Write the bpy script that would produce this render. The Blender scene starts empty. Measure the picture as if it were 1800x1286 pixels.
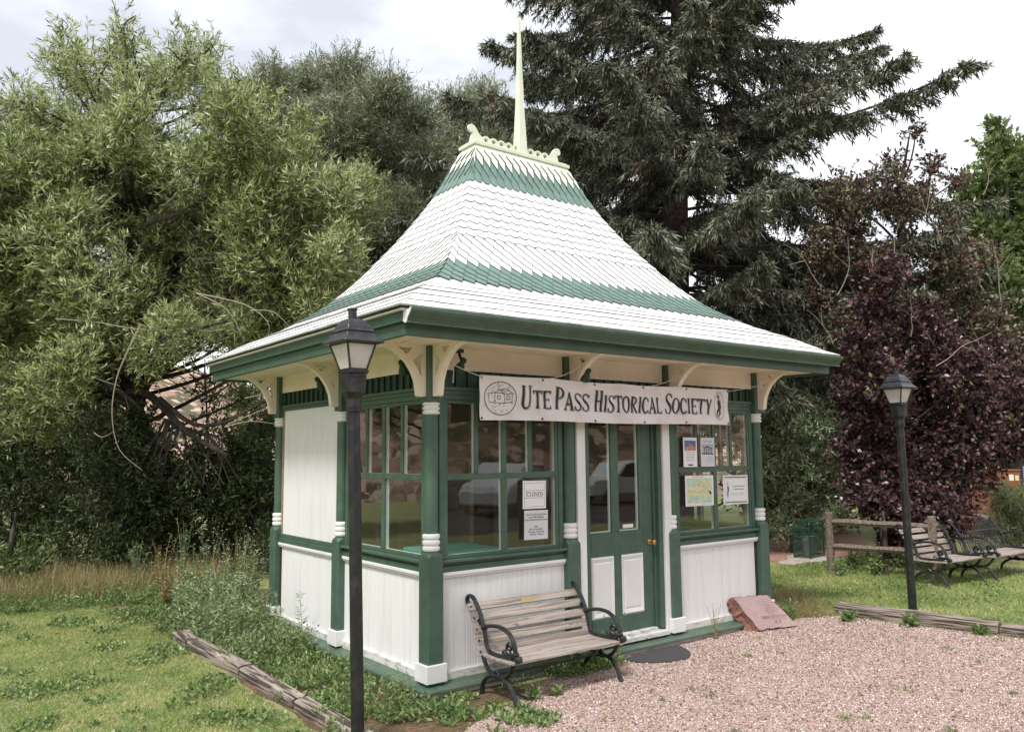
import bpy, math, random
import numpy as np
from mathutils import Vector, Matrix
random.seed(7); RNG = np.random.default_rng(7)
SC = bpy.context.scene
COL = SC.collection
# ------------------------------------------------------------------ camera, world, sun, exposure
CAM = (-3.6938, -5.9889, 2.0); YAW, PITCH, ROLL, F = 0.6524, 0.1071, -0.0095, 1424.9
fw = Vector((math.cos(PITCH)*math.sin(YAW), math.cos(PITCH)*math.cos(YAW), math.sin(PITCH)))
r0 = Vector((math.cos(YAW), -math.sin(YAW), 0)); u0 = r0.cross(fw)
rr = math.cos(ROLL)*r0 + math.sin(ROLL)*u0; uu = -math.sin(ROLL)*r0 + math.cos(ROLL)*u0
cam = bpy.data.cameras.new('camera'); cam.sensor_width = 36; cam.lens = F/1800*36; cam.clip_end = 600; cam.clip_start = .05
camo = bpy.data.objects.new('camera', cam); COL.objects.link(camo)
camo.matrix_world = Matrix(((rr.x, uu.x, -fw.x, CAM[0]), (rr.y, uu.y, -fw.y, CAM[1]), (rr.z, uu.z, -fw.z, CAM[2]), (0, 0, 0, 1)))
SC.camera = camo
SC.view_settings.view_transform = 'Standard'; SC.view_settings.look = 'None'
SC.view_settings.exposure = 0.95; SC.view_settings.gamma = 1
SC.cycles.max_bounces = 8; SC.cycles.transparent_max_bounces = 12
SUN_EL, SUN_AZ = math.radians(56), math.radians(-118)      # azimuth measured from +Y towards +X
w = bpy.data.worlds.new('World'); SC.world = w; w.use_nodes = True
nt = w.node_tree; N = nt.nodes; N.clear()
out = N.new('ShaderNodeOutputWorld'); bg = N.new('ShaderNodeBackground'); bg.inputs[1].default_value = .09
sky = N.new('ShaderNodeTexSky'); sky.sky_type = 'NISHITA'; sky.sun_disc = False
sky.sun_elevation = SUN_EL; sky.sun_rotation = SUN_AZ; sky.air_density = 1.2; sky.dust_density = 2
tc = N.new('ShaderNodeTexCoord'); mp = N.new('ShaderNodeMapping'); mp.inputs['Scale'].default_value = (1, 1, 2.2); mp.inputs['Rotation'].default_value = (0, 0, math.radians(-116))
nz = N.new('ShaderNodeTexNoise'); nz.inputs['Scale'].default_value = 1.6; nz.inputs['Detail'].default_value = 7; nz.inputs['Roughness'].default_value = .52
cr = N.new('ShaderNodeValToRGB')
cr.color_ramp.elements[0].position = .40; cr.color_ramp.elements[0].color = (4.7, 4.95, 5.5, 1)
cr.color_ramp.elements[1].position = .60; cr.color_ramp.elements[1].color = (9.6, 9.7, 9.9, 1)
mx = N.new('ShaderNodeMix'); mx.data_type = 'RGBA'; mx.inputs['Factor'].default_value = .93
nt.links.new(tc.outputs['Generated'], mp.inputs[0]); nt.links.new(mp.outputs[0], nz.inputs['Vector']); nt.links.new(nz.outputs[0], cr.inputs[0])
nt.links.new(sky.outputs[0], mx.inputs['A']); nt.links.new(cr.outputs[0], mx.inputs['B'])
nt.links.new(mx.outputs['Result'], bg.inputs[0]); nt.links.new(bg.outputs[0], out.inputs[0])
sl = bpy.data.lights.new('sun', 'SUN'); sl.energy = 2.0; sl.angle = math.radians(11); sl.color = (1, .96, .9)
so = bpy.data.objects.new('sun', sl); COL.objects.link(so)
sd = Vector((math.sin(SUN_AZ)*math.cos(SUN_EL), math.cos(SUN_AZ)*math.cos(SUN_EL), math.sin(SUN_EL)))
so.rotation_euler = sd.to_track_quat('Z', 'Y').to_euler(); so.location = (-10, -10, 20)

# ------------------------------------------------------------------ materials
def mat(name, col, rough=.6, metal=0, noise=None, bump=None, spec=.5, stain=None, grime=0):
    """noise=(scale, colour2, lo, hi)  bump=(scale, strength)  stain=(scale, colour, lo, hi)"""
    m = bpy.data.materials.new(name); m.use_nodes = True; t = m.node_tree; b = t.nodes['Principled BSDF']
    b.inputs['Base Color'].default_value = (*col, 1); b.inputs['Roughness'].default_value = rough
    b.inputs['Metallic'].default_value = metal; b.inputs['Specular IOR Level'].default_value = spec
    tcn = t.nodes.new('ShaderNodeTexCoord'); last = None
    for spec_ in (noise, stain):
        if not spec_: continue
        s, c2, lo, hi = spec_
        mpn = t.nodes.new('ShaderNodeMapping')
        if isinstance(s, tuple): mpn.inputs['Scale'].default_value = s; s = 1
        t.links.new(tcn.outputs['Object'], mpn.inputs[0])
        n = t.nodes.new('ShaderNodeTexNoise'); n.inputs['Scale'].default_value = s; n.inputs['Detail'].default_value = 6
        t.links.new(mpn.outputs[0], n.inputs['Vector'])
        mr = t.nodes.new('ShaderNodeMapRange'); mr.inputs['From Min'].default_value = lo; mr.inputs['From Max'].default_value = hi
        t.links.new(n.outputs[0], mr.inputs[0])
        mi = t.nodes.new('ShaderNodeMix'); mi.data_type = 'RGBA'
        if last: t.links.new(last, mi.inputs['A'])
        else: mi.inputs['A'].default_value = (*col, 1)
        mi.inputs['B'].default_value = (*c2, 1); t.links.new(mr.outputs[0], mi.inputs['Factor']); last = mi.outputs['Result']
    if grime:                                             # mud splash low on the walls
        sx = t.nodes.new('ShaderNodeSeparateXYZ'); t.links.new(tcn.outputs['Object'], sx.inputs[0])
        n = t.nodes.new('ShaderNodeTexNoise'); n.inputs['Scale'].default_value = 7; n.inputs['Detail'].default_value = 8; n.inputs['Roughness'].default_value = .7
        t.links.new(tcn.outputs['Object'], n.inputs['Vector'])
        ma = t.nodes.new('ShaderNodeMath'); ma.operation = 'MULTIPLY_ADD'; ma.inputs[1].default_value = -2.6; ma.inputs[2].default_value = .26
        t.links.new(sx.outputs['Z'], ma.inputs[0]); ad = t.nodes.new('ShaderNodeMath'); ad.operation = 'ADD'; t.links.new(ma.outputs[0], ad.inputs[0]); t.links.new(n.outputs[0], ad.inputs[1])
        mr = t.nodes.new('ShaderNodeMapRange'); mr.inputs['From Min'].default_value = .42; mr.inputs['From Max'].default_value = .95; mr.inputs['To Max'].default_value = grime*.75
        t.links.new(ad.outputs[0], mr.inputs[0]); mi = t.nodes.new('ShaderNodeMix'); mi.data_type = 'RGBA'; t.links.new(mr.outputs[0], mi.inputs['Factor'])
        t.links.new(last, mi.inputs['A']); mi.inputs['B'].default_value = (.30, .235, .18, 1); last = mi.outputs['Result']
    if last: t.links.new(last, b.inputs['Base Color'])
    if bump:
        s = bump[0]; mpn = t.nodes.new('ShaderNodeMapping')
        if isinstance(s, tuple): mpn.inputs['Scale'].default_value = s; s = 1
        t.links.new(tcn.outputs['Object'], mpn.inputs[0])
        n = t.nodes.new('ShaderNodeTexNoise'); n.inputs['Scale'].default_value = s; n.inputs['Detail'].default_value = 5
        t.links.new(mpn.outputs[0], n.inputs['Vector'])
        bm = t.nodes.new('ShaderNodeBump'); bm.inputs['Strength'].default_value = bump[1]; bm.inputs['Distance'].default_value = .01
        t.links.new(n.outputs[0], bm.inputs['Height']); t.links.new(bm.outputs[0], b.inputs['Normal'])
    return m

def leafmat(name, stops, trans=.3, rough=.5, world_noise=None):
    m = bpy.data.materials.new(name); m.use_nodes = True; t = m.node_tree; b = t.nodes['Principled BSDF']
    g = t.nodes.new('ShaderNodeNewGeometry'); r = t.nodes.new('ShaderNodeValToRGB')
    while len(r.color_ramp.elements) < len(stops): r.color_ramp.elements.new(.5)
    for e, (p, c) in zip(r.color_ramp.elements, stops): e.position = p; e.color = (*c, 1)
    fac = g.outputs['Random Per Island']
    if world_noise:
        n = t.nodes.new('ShaderNodeTexNoise'); n.inputs['Scale'].default_value = world_noise[0]; n.inputs['Detail'].default_value = 3
        t.links.new(g.outputs['Position'], n.inputs['Vector'])
        ma = t.nodes.new('ShaderNodeMath'); ma.operation = 'MULTIPLY_ADD'; ma.inputs[1].default_value = world_noise[1]; ma.inputs[2].default_value = -world_noise[1]/2
        t.links.new(n.outputs[0], ma.inputs[0])
        ad = t.nodes.new('ShaderNodeMath'); ad.operation = 'ADD'; ad.use_clamp = True
        t.links.new(fac, ad.inputs[0]); t.links.new(ma.outputs[0], ad.inputs[1]); fac = ad.outputs[0]
    t.links.new(fac, r.inputs[0]); t.links.new(r.outputs[0], b.inputs['Base Color'])
    b.inputs['Roughness'].default_value = rough; b.inputs['Specular IOR Level'].default_value = .4
    if trans:
        tr = t.nodes.new('ShaderNodeBsdfTranslucent'); t.links.new(r.outputs[0], tr.inputs[0])
        mx_ = t.nodes.new('ShaderNodeMixShader'); mx_.inputs[0].default_value = trans
        t.links.new(b.outputs[0], mx_.inputs[1]); t.links.new(tr.outputs[0], mx_.inputs[2])
        t.links.new(mx_.outputs[0], t.nodes['Material Output'].inputs[0])
    return m

def glassmat(name):
    m = bpy.data.materials.new(name); m.use_nodes = True; t = m.node_tree; t.nodes.remove(t.nodes['Principled BSDF'])
    gl = t.nodes.new('ShaderNodeBsdfGlossy'); gl.inputs['Roughness'].default_value = .0; gl.inputs[0].default_value = (.95, .97, .96, 1)
    tr = t.nodes.new('ShaderNodeBsdfTransparent'); tr.inputs[0].default_value = (.86, .9, .88, 1)
    lw = t.nodes.new('ShaderNodeLayerWeight'); pw = t.nodes.new('ShaderNodeMath'); pw.operation = 'POWER'; pw.inputs[1].default_value = 2.6; fr = t.nodes.new('ShaderNodeMath'); fr.operation = 'MULTIPLY_ADD'; fr.inputs[1].default_value = .7; fr.inputs[2].default_value = .07; fr.use_clamp = True
    t.links.new(lw.outputs['Facing'], pw.inputs[0]); t.links.new(pw.outputs[0], fr.inputs[0])
    n = t.nodes.new('ShaderNodeTexNoise'); n.inputs['Scale'].default_value = 2.2
    bm = t.nodes.new('ShaderNodeBump'); bm.inputs['Strength'].default_value = .05; bm.inputs['Distance'].default_value = .02
    tcn = t.nodes.new('ShaderNodeTexCoord'); t.links.new(tcn.outputs['Object'], n.inputs['Vector']); t.links.new(n.outputs[0], bm.inputs['Height'])
    t.links.new(bm.outputs[0], gl.inputs['Normal'])
    mx_ = t.nodes.new('ShaderNodeMixShader'); t.links.new(fr.outputs[0], mx_.inputs[0]); t.links.new(tr.outputs[0], mx_.inputs[1]); t.links.new(gl.outputs[0], mx_.inputs[2])
    t.links.new(mx_.outputs[0], t.nodes['Material Output'].inputs[0]); return m

M = {}
M['green'] = mat('green paint', (.052, .098, .070), .45, grime=.5, noise=(9, (.068, .125, .088), .4, .7), bump=(60, .12), stain=(38, (.3, .33, .28), .74, .76))
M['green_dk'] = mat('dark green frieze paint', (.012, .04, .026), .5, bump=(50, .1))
M['white'] = mat('white paint', (.74, .74, .73), .55, grime=.8, noise=(3, (.68, .68, .66), .45, .75), bump=(70, .08), stain=(26, (.42, .40, .36), .73, .78))
M['board'] = mat('white beadboard paint', (.73, .73, .73), .5, grime=1., noise=((14, 14, 1.2), (.64, .635, .61), .48, .8), stain=(31, (.5, .48, .44), .74, .80))
M['base'] = mat('weathered white base', (.62, .62, .59), .7, noise=((9, 9, 25), (.36, .34, .31), .5, .68), bump=(40, .3), stain=(18, (.2, .17, .13), .66, .72))
M['cream'] = mat('cream soffit paint', (.85, .75, .66), .6, noise=(4, (.78, .67, .56), .4, .7), bump=(50, .08))
M['sh_white'] = mat('white shingle paint', (.76, .76, .75), .6, noise=(5, (.64, .64, .63), .42, .72), stain=(16, (.42, .40, .37), .66, .74))
M['sh_green'] = mat('light green shingle paint', (.155, .25, .215), .55, noise=(8, (.12, .20, .17), .4, .7))
M['sh_pale'] = mat('pale cream shingle paint', (.76, .79, .66), .6)
M['sh_edge'] = mat('dirty shingle butt', (.10, .105, .10), .9)
M['crest'] = mat('pale green cresting paint', (.68, .72, .58), .5, noise=(5, (.60, .65, .51), .4, .7), bump=(40, .1))
M['inside'] = mat('tan interior boards', (.30, .205, .125), .7, noise=((3, 3, 14), (.22, .14, .08), .4, .7))
M['inside_floor'] = mat('interior floor', (.13, .09, .06), .6)
M['trimtan'] = mat('tan interior trim', (.42, .33, .24), .6)
M['glass'] = glassmat('window glass')
M['brass'] = mat('brass', (.62, .38, .13), .28, 1)
M['iron'] = mat('black cast iron', (.012, .013, .015), .32, .0, noise=(30, (.035, .035, .036), .5, .7), bump=(90, .25), stain=(60, (.09, .06, .045), .74, .78))
M['pole'] = mat('black lamp paint', (.012, .013, .015), .34, 0, noise=(14, (.03, .03, .033), .45, .7), bump=(60, .2), stain=(24, (.42, .42, .42), .745, .76))
M['lampglass'] = mat('frosted lamp glass', (.60, .55, .54), .35, 0, noise=(6, (.50, .45, .45), .4, .7))
M['wood'] = mat('weathered grey bench wood', (.36, .325, .30), .75, noise=((2, 60, 60), (.24, .17, .14), .42, .62), bump=((6, 120, 120), .4), stain=((7, 40, 40), (.13, .09, .07), .63, .7))
M['wood2'] = mat('yellowed bench wood', (.40, .35, .30), .8, noise=((2, 60, 60), (.20, .165, .145), .42, .62), bump=((6, 120, 120), .4), stain=((7, 40, 40), (.17, .11, .08), .64, .7))
M['tie'] = mat('weathered timber', (.30, .25, .21), .9, noise=((55, 2.0, 55), (.05, .037, .03), .44, .56), bump=((60, 3, 60), 1), stain=((14, 1.5, 14), (.42, .37, .33), .56, .70))
M['rail'] = mat('grey split rail wood', (.21, .165, .135), .9, noise=((4, 40, 40), (.09, .065, .05), .42, .62), bump=((5, 60, 60), .8))
M['stone'] = mat('polished pink granite', (.36, .245, .235), .5, noise=(90, (.27, .175, .17), .4, .62), stain=(150, (.5, .42, .4), .6, .66))
M['stone_rough'] = mat('rough pink granite', (.29, .14, .11), .9, noise=(28, (.17, .08, .065), .4, .6), bump=(30, 1), stain=(60, (.6, .5, .45), .66, .7))
M['engrave'] = mat('engraved lettering', (.16, .09, .09), .9)
M['mat'] = mat('dark rubber mat', (.035, .034, .036), .95, noise=(120, (.07, .068, .07), .4, .6), bump=(160, .8))
M['vinyl'] = mat('banner vinyl', (.74, .69, .69), .45, noise=(5, (.66, .60, .60), .4, .7))
M['ink'] = mat('black ink', (.012, .012, .014), .5)
M['rope'] = mat('rope', (.55, .52, .47), .9)
M['paper'] = mat('paper', (.78, .78, .79), .6)
M['paper_grey'] = mat('grey paper', (.62, .63, .65), .6)
M['blue'] = mat('blue print', (.05, .09, .26), .6, noise=(60, (.30, .36, .55), .5, .62))
M['redp'] = mat('red print', (.42, .13, .08), .6, noise=(70, (.62, .42, .30), .5, .6))
M['greyp'] = mat('grey photo print', (.28, .28, .34), .6, noise=(60, (.6, .6, .65), .45, .6))
M['map'] = mat('map print green', (.42, .60, .48), .6, noise=(14, (.66, .64, .42), .45, .6), stain=(45, (.3, .42, .38), .6, .68))
M['map2'] = mat('map print yellow', (.72, .62, .34), .6, noise=(22, (.62, .66, .46), .45, .6), stain=(50, (.5, .3, .18), .62, .68))
M['plaque'] = mat('brass plaque', (.62, .52, .24), .45, .3)
M['teal'] = mat('teal cloth', (.05, .28, .24), .8)
M['dark'] = mat('dark fabric', (.02, .02, .022), .8)
M['bingreen'] = mat('green coated metal', (.006, .055, .032), .4)
M['pail'] = mat('grey pail', (.16, .17, .17), .6)
M['rust'] = mat('brown utility paint', (.27, .095, .04), .6, noise=(3, (.21, .075, .032), .4, .7))
M['slab'] = mat('pale stone slab', (.46, .40, .36), .85, noise=(7, (.34, .29, .26), .4, .7), bump=(20, .6))
M['bark'] = mat('dark bark', (.045, .035, .03), .9, noise=((12, 12, 3), (.09, .07, .058), .45, .65), bump=((30, 30, 6), 1))
M['bark_sp'] = mat('spruce bark', (.055, .036, .032), .9, noise=(10, (.10, .075, .065), .45, .65), bump=(24, 1))
M['twig'] = mat('pale bare twig', (.36, .30, .26), .8)
M['lf_willow'] = leafmat('willow leaves', [(0, (.08, .11, .04)), (.3, (.20, .25, .085)), (.65, (.43, .49, .18)), (1, (.74, .77, .52))], .38, .36, (.45, .9))
M['lf_willow2'] = leafmat('grey willow leaves', [(0, (.11, .135, .07)), (.6, (.24, .275, .15)), (1, (.46, .48, .34))], .28, .5, (.5, .5))
M['lf_dark'] = leafmat('dark shrub leaves', [(0, (.030, .045, .018)), (.6, (.065, .09, .035)), (.92, (.12, .17, .06)), (1, (.22, .29, .10))], .2, .5, (.7, .5))
M['lf_spruce'] = leafmat('spruce needles', [(0, (.030, .037, .022)), (.45, (.080, .092, .056)), (.80, (.17, .19, .125)), (.945, (.40, .44, .34)), (.955, (.20, .10, .06)), (1, (.27, .15, .09))], 0, .6, (.6, .35))
M['lf_purple'] = leafmat('chokecherry leaves', [(0, (.022, .013, .015)), (.4, (.065, .032, .036)), (.78, (.15, .07, .075)), (.93, (.23, .15, .16)), (.965, (.11, .15, .05)), (1, (.22, .25, .08))], .15, .32, (.6, .3))
M['lf_redtop'] = leafmat('reddish chokecherry leaves', [(0, (.05, .026, .024)), (.45, (.125, .06, .052)), (.62, (.22, .11, .09)), (.68, (.12, .15, .07)), (1, (.34, .37, .23))], .2, .4, (.7, .5))
M['lf_silver'] = leafmat('silvery shrub leaves', [(0, (.12, .17, .08)), (.5, (.27, .34, .18)), (1, (.60, .66, .50))], .25, .4, (.8, .4))
M['lf_aspen'] = leafmat('bright aspen leaves', [(0, (.07, .11, .035)), (.6, (.17, .23, .075)), (1, (.33, .39, .16))], .35, .5, (.5, .6))
M['lf_pale'] = leafmat('pale feathery leaves', [(0, (.15, .20, .09)), (.6, (.27, .34, .17)), (1, (.42, .46, .28))], .3, .5)
M['lf_weed'] = leafmat('weed leaves', [(0, (.08, .13, .045)), (.55, (.17, .26, .085)), (.9, (.29, .37, .14)), (1, (.42, .46, .25))], .3, .5, (2, .5))
M['lf_weed2'] = leafmat('grey green weed leaves', [(0, (.09, .14, .055)), (.6, (.24, .32, .135)), (1, (.52, .57, .38))], .3, .55, (2, .5))
M['lf_dry'] = leafmat('dry grass blades', [(0, (.16, .14, .05)), (.5, (.33, .27, .12)), (1, (.55, .47, .26))], .3, .6)
M['lf_grass'] = leafmat('lawn grass blades', [(0, (.11, .18, .05)), (.4, (.23, .32, .09)), (.75, (.37, .44, .15)), (.93, (.54, .51, .24)), (1, (.68, .58, .34))], .35, .6, (1.3, 1.1))
M['petal'] = mat('white petals', (.75, .73, .78), .6)
M['asphalt'] = mat('asphalt', (.05, .05, .052), .9)
M['earth'] = mat('reddish hillside earth', (.30, .20, .145), .95, noise=(.55, (.085, .075, .04), .46, .54), bump=(3, 1), stain=(1.6, (.48, .34, .27), .54, .60))
M['carwhite'] = mat('white car paint', (.75, .76, .78), .25)
M['carglass'] = mat('dark car glass', (.02, .025, .03), .1)
M['tyre'] = mat('tyre rubber', (.02, .02, .02), .8)
M['signblue'] = mat('dark blue sign', (.03, .03, .09), .5)

def ground_mat(name, cols, scales, bump):
    m = bpy.data.materials.new(name); m.use_nodes = True; t = m.node_tree; b = t.nodes['Principled BSDF']; b.inputs['Roughness'].default_value = .95
    b.inputs['Specular IOR Level'].default_value = .15
    g = t.nodes.new('ShaderNodeNewGeometry'); last = None
    for i, (s, c) in enumerate(zip(scales, cols[1:])):
        n = t.nodes.new('ShaderNodeTexNoise'); n.inputs['Scale'].default_value = s; n.inputs['Detail'].default_value = 5
        t.links.new(g.outputs['Position'], n.inputs['Vector'])
        mr = t.nodes.new('ShaderNodeMapRange'); mr.inputs['From Min'].default_value = .42; mr.inputs['From Max'].default_value = .62
        t.links.new(n.outputs[0], mr.inputs[0]); mi = t.nodes.new('ShaderNodeMix'); mi.data_type = 'RGBA'
        if last: t.links.new(last, mi.inputs['A'])
        else: mi.inputs['A'].default_value = (*cols[0], 1)
        mi.inputs['B'].default_value = (*c, 1); t.links.new(mr.outputs[0], mi.inputs['Factor']); last = mi.outputs['Result']
    t.links.new(last, b.inputs['Base Color'])
    n = t.nodes.new('ShaderNodeTexNoise'); n.inputs['Scale'].default_value = bump[0]; n.inputs['Detail'].default_value = 4
    t.links.new(g.outputs['Position'], n.inputs['Vector'])
    bm = t.nodes.new('ShaderNodeBump'); bm.inputs['Strength'].default_value = bump[1]; bm.inputs['Distance'].default_value = .02
    t.links.new(n.outputs[0], bm.inputs['Height']); t.links.new(bm.outputs[0], b.inputs['Normal']); return m
M['lawn'] = ground_mat('lawn ground', [(.16, .22, .07), (.23, .28, .10), (.34, .30, .17)], [1.3, 6], (60, 1))
M['soil'] = ground_mat('bed soil', [(.14, .09, .06), (.22, .13, .09), (.09, .085, .04)], [5, 22], (60, 1))
M['gravel'] = ground_mat('gravel bed', [(.40, .285, .245), (.29, .19, .16), (.50, .39, .35)], [3, 55], (70, 1))
M['dirt'] = ground_mat('red dirt path', [(.36, .20, .15), (.27, .15, .11), (.45, .29, .22)], [4, 40], (50, 1))
M['pebble'] = leafmat('gravel pebbles', [(0, (.12, .075, .065)), (.3, (.32, .225, .195)), (.65, (.50, .375, .335)), (.93, (.66, .55, .51)), (1, (.78, .71, .68))], 0, .8, (2.5, .25))

# ------------------------------------------------------------------ mesh helpers
class MB:
    def __init__(s): s.v = []; s.f = []; s.m = []; s.X = None
    def add(s, vs, fs, mi=0):
        b = len(s.v)
        if s.X is not None: vs = [tuple(s.X @ Vector(v)) for v in vs]
        s.v += [tuple(v) for v in vs]; s.f += [tuple(b+i for i in f) for f in fs]; s.m += [mi]*len(fs)
    def box(s, x0, x1, y0, y1, z0, z1, mi=0):
        s.add([(x0,y0,z0),(x1,y0,z0),(x1,y1,z0),(x0,y1,z0),(x0,y0,z1),(x1,y0,z1),(x1,y1,z1),(x0,y1,z1)],
              [(0,3,2,1),(4,5,6,7),(0,1,5,4),(1,2,6,5),(2,3,7,6),(3,0,4,7)], mi)
    def prism(s, poly, a0, a1, axis='x', mi=0):
        """poly of 2-d points extruded along an axis; x: (y,z)  y: (x,z)  z: (x,y)"""
        n = len(poly)
        def P(p, a): return {'x': (a, p[0], p[1]), 'y': (p[0], a, p[1]), 'z': (p[0], p[1], a)}[axis]
        s.add([P(p, a0) for p in poly] + [P(p, a1) for p in poly],
              [tuple(range(n))[::-1], tuple(range(n, 2*n))] + [(i, (i+1) % n, n+(i+1) % n, n+i) for i in range(n)], mi)
    def loft(s, rings, mi=0, cap=True):
        n = len(rings[0]); vs = [p for r in rings for p in r]; fs = []
        for k in range(len(rings)-1):
            for i in range(n): fs.append((k*n+i, k*n+(i+1) % n, (k+1)*n+(i+1) % n, (k+1)*n+i))
        if cap: fs += [tuple(range(n))[::-1], tuple(range((len(rings)-1)*n, len(rings)*n))]
        s.add(vs, fs, mi)
    def lathe(s, cx, cy, prof, n=20, mi=0, rot=0):
        s.loft([[(cx+r*math.cos(rot+2*math.pi*i/n), cy+r*math.sin(rot+2*math.pi*i/n), z) for i in range(n)] for r, z in prof], mi)
    def tube(s, pts, rad, n=8, mi=0, flat=None):
        pts = [Vector(p) for p in pts]
        if not hasattr(rad, '__len__'): rad = [rad]*len(pts)
        rings = []; ref = Vector((0, 0, 1)); 
        for i, p in enumerate(pts):
            t = (pts[min(i+1, len(pts)-1)] - pts[max(i-1, 0)]).normalized()
            if flat: a = Vector(flat)
            else:
                a = ref.cross(t)
                if a.length < .15: a = Vector((1, 0, 0)).cross(t)
                a.normalize()
            b = t.cross(a).normalized(); k = 1.25 if flat else 1
            rings.append([tuple(p + a*math.cos(2*math.pi*j/n)*rad[i]*k + b*math.sin(2*math.pi*j/n)*rad[i]) for j in range(n)])
        s.loft(rings, mi)
    def build(s, name, mats, parent=None, smooth=False, bevel=0, label=None):
        me = bpy.data.meshes.new(name); me.from_pydata(s.v, [], s.f)
        for m_ in (mats if isinstance(mats, (list, tuple)) else [mats]): me.materials.append(M[m_] if isinstance(m_, str) else m_)
        me.polygons.foreach_set('material_index', s.m)
        if smooth: me.polygons.foreach_set('use_smooth', [True]*len(s.f))
        me.update()
        o = bpy.data.objects.new(name, me); COL.objects.link(o); o.parent = parent
        if smooth == 'auto' or smooth is True:
            try: me.set_sharp_from_angle(angle=math.radians(-116))
            except Exception: pass
        if bevel:
            bv = o.modifiers.new('bevel', 'BEVEL'); bv.width = bevel; bv.segments = 1; bv.limit_method = 'ANGLE'; bv.angle_limit = math.radians(40)
        if label: o['label'] = label
        return o

def catmull(P, k=4):
    P = [Vector(p) for p in P]; o = []
    for i in range(len(P)-1):
        a, b, c, d = P[max(i-1, 0)], P[i], P[i+1], P[min(i+2, len(P)-1)]
        for j in range(k):
            t = j/k; o.append(.5*((2*b)+(c-a)*t+(2*a-5*b+4*c-d)*t*t+(3*b-a-3*c+d)*t**3))
    return o + [P[-1]]
def tag(o, label=None, cat=None, group=None, kind=None):
    if label: o['label'] = label
    if cat: o['category'] = cat
    if group: o['group'] = group
    if kind: o['kind'] = kind
    return o
def empty(name, loc=(0, 0, 0), rz=0, label=None, cat=None, group=None, rot=None):
    o = bpy.data.objects.new(name, None); COL.objects.link(o); o.location = loc
    o.rotation_euler = rot if rot else (0, 0, rz); o.empty_display_size = .2
    return tag(o, label, cat, group)
def copy_tree(o, parent=None):
    c = o.copy(); COL.objects.link(c); c.parent = parent
    for ch in list(o.children): copy_tree(ch, c)
    return c
def mesh_np(name, V, Fq, mats, parent=None, midx=None, smooth=False):
    me = bpy.data.meshes.new(name); nv = len(V); nf, k = Fq.shape
    me.vertices.add(nv); me.vertices.foreach_set('co', np.ascontiguousarray(V, dtype=np.float32).ravel())
    me.loops.add(nf*k); me.loops.foreach_set('vertex_index', np.ascontiguousarray(Fq, dtype=np.int32).ravel())
    me.polygons.add(nf); me.polygons.foreach_set('loop_start', np.arange(0, nf*k, k, dtype=np.int32))
    for m_ in mats: me.materials.append(M[m_])
    if midx is not None: me.polygons.foreach_set('material_index', np.ascontiguousarray(midx, dtype=np.int32))
    me.update(calc_edges=True); me.validate()
    o = bpy.data.objects.new(name, me); COL.objects.link(o); o.parent = parent; return o
def fill_mesh(name, splines, ext, mats, parent=None, X=None):
    """closed 2-d outlines (with holes) in the local XY plane, extruded +-ext along local Z"""
    cu = bpy.data.curves.new(name, 'CURVE'); cu.dimensions = '2D'; cu.fill_mode = 'BOTH'; cu.extrude = ext
    for P in splines:
        sp = cu.splines.new('POLY'); sp.points.add(len(P)-1)
        for i, p in enumerate(P): sp.points[i].co = (p[0], p[1], 0, 1)
        sp.use_cyclic_u = True
    t = bpy.data.objects.new('tmp', cu); COL.objects.link(t); bpy.context.view_layer.update()
    me = bpy.data.meshes.new_from_object(t.evaluated_get(bpy.context.evaluated_depsgraph_get()))
    bpy.data.objects.remove(t); me.name = name
    if X is not None: me.transform(X)
    me.materials.clear()
    for m_ in mats: me.materials.append(M[m_])
    o = bpy.data.objects.new(name, me); COL.objects.link(o); o.parent = parent; return o
def text_mesh(name, s, size, m_, parent, X, align='CENTER', sx=1):
    cu = bpy.data.curves.new(name, 'FONT'); cu.body = s; cu.size = size; cu.align_x = align; cu.resolution_u = 2; cu.extrude = .0004
    t = bpy.data.objects.new('tmp', cu); COL.objects.link(t); bpy.context.view_layer.update()
    me = bpy.data.meshes.new_from_object(t.evaluated_get(bpy.context.evaluated_depsgraph_get())); bpy.data.objects.remove(t)
    me.transform(X @ Matrix.Diagonal((sx, 1, 1, 1))); me.materials.clear(); me.materials.append(M[m_]); me.name = name
    o = bpy.data.objects.new(name, me); COL.objects.link(o); o.parent = parent; return o
XZ = Matrix.Rotation(math.pi/2, 4, 'X')      # local XY plane -> world XZ plane facing -Y

# ------------------------------------------------------------------ ground (setting)
L, D = 4.55, 3.41
def sheet(name, poly, z, m_):
    b = MB(); b.add([(x, y, z) for x, y in poly], [tuple(range(len(poly)))]); o = b.build(name, m_); tag(o, kind='structure'); return o
b = MB(); b.add([(-200, -200, 0), (200, -200, 0), (200, 200, 0), (-200, 200, 0)], [(0, 1, 2, 3)]); tag(b.build('lawn', 'lawn'), kind='structure')
def wobble(poly, amp, step=.18):
    o = []
    for i, p in enumerate(poly):
        q = poly[(i+1) % len(poly)]; n = max(1, int(math.hypot(q[0]-p[0], q[1]-p[1])/step))
        if n > 60: n = 60
        for j in range(n):
            t = j/n; o.append((p[0]+(q[0]-p[0])*t + random.uniform(-amp, amp), p[1]+(q[1]-p[1])*t + random.uniform(-amp, amp)))
    return o
sheet('planting_bed', wobble([(-1.1, -1.6), (-.25, -1.4), (.2, -.65), (.7, -.35), (.7, .2), (0.2, .2), (.2, 3.3), (1, 6.2), (-1.4, 6.2), (-1.1, 3.6)], .03), .004, 'soil')
GRAVEL = [(-.35, -7.5), (-.33, -.95), (.3, -.62), (.9, -.3), (1.7, -.14), (2.2, -.06), (4.9, -.06), (5.5, -.36), (5.95, -2.3), (6.3, -4), (8, -7.5)]
sheet('gravel_lot', wobble(GRAVEL, .025), .008, 'gravel')
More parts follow.
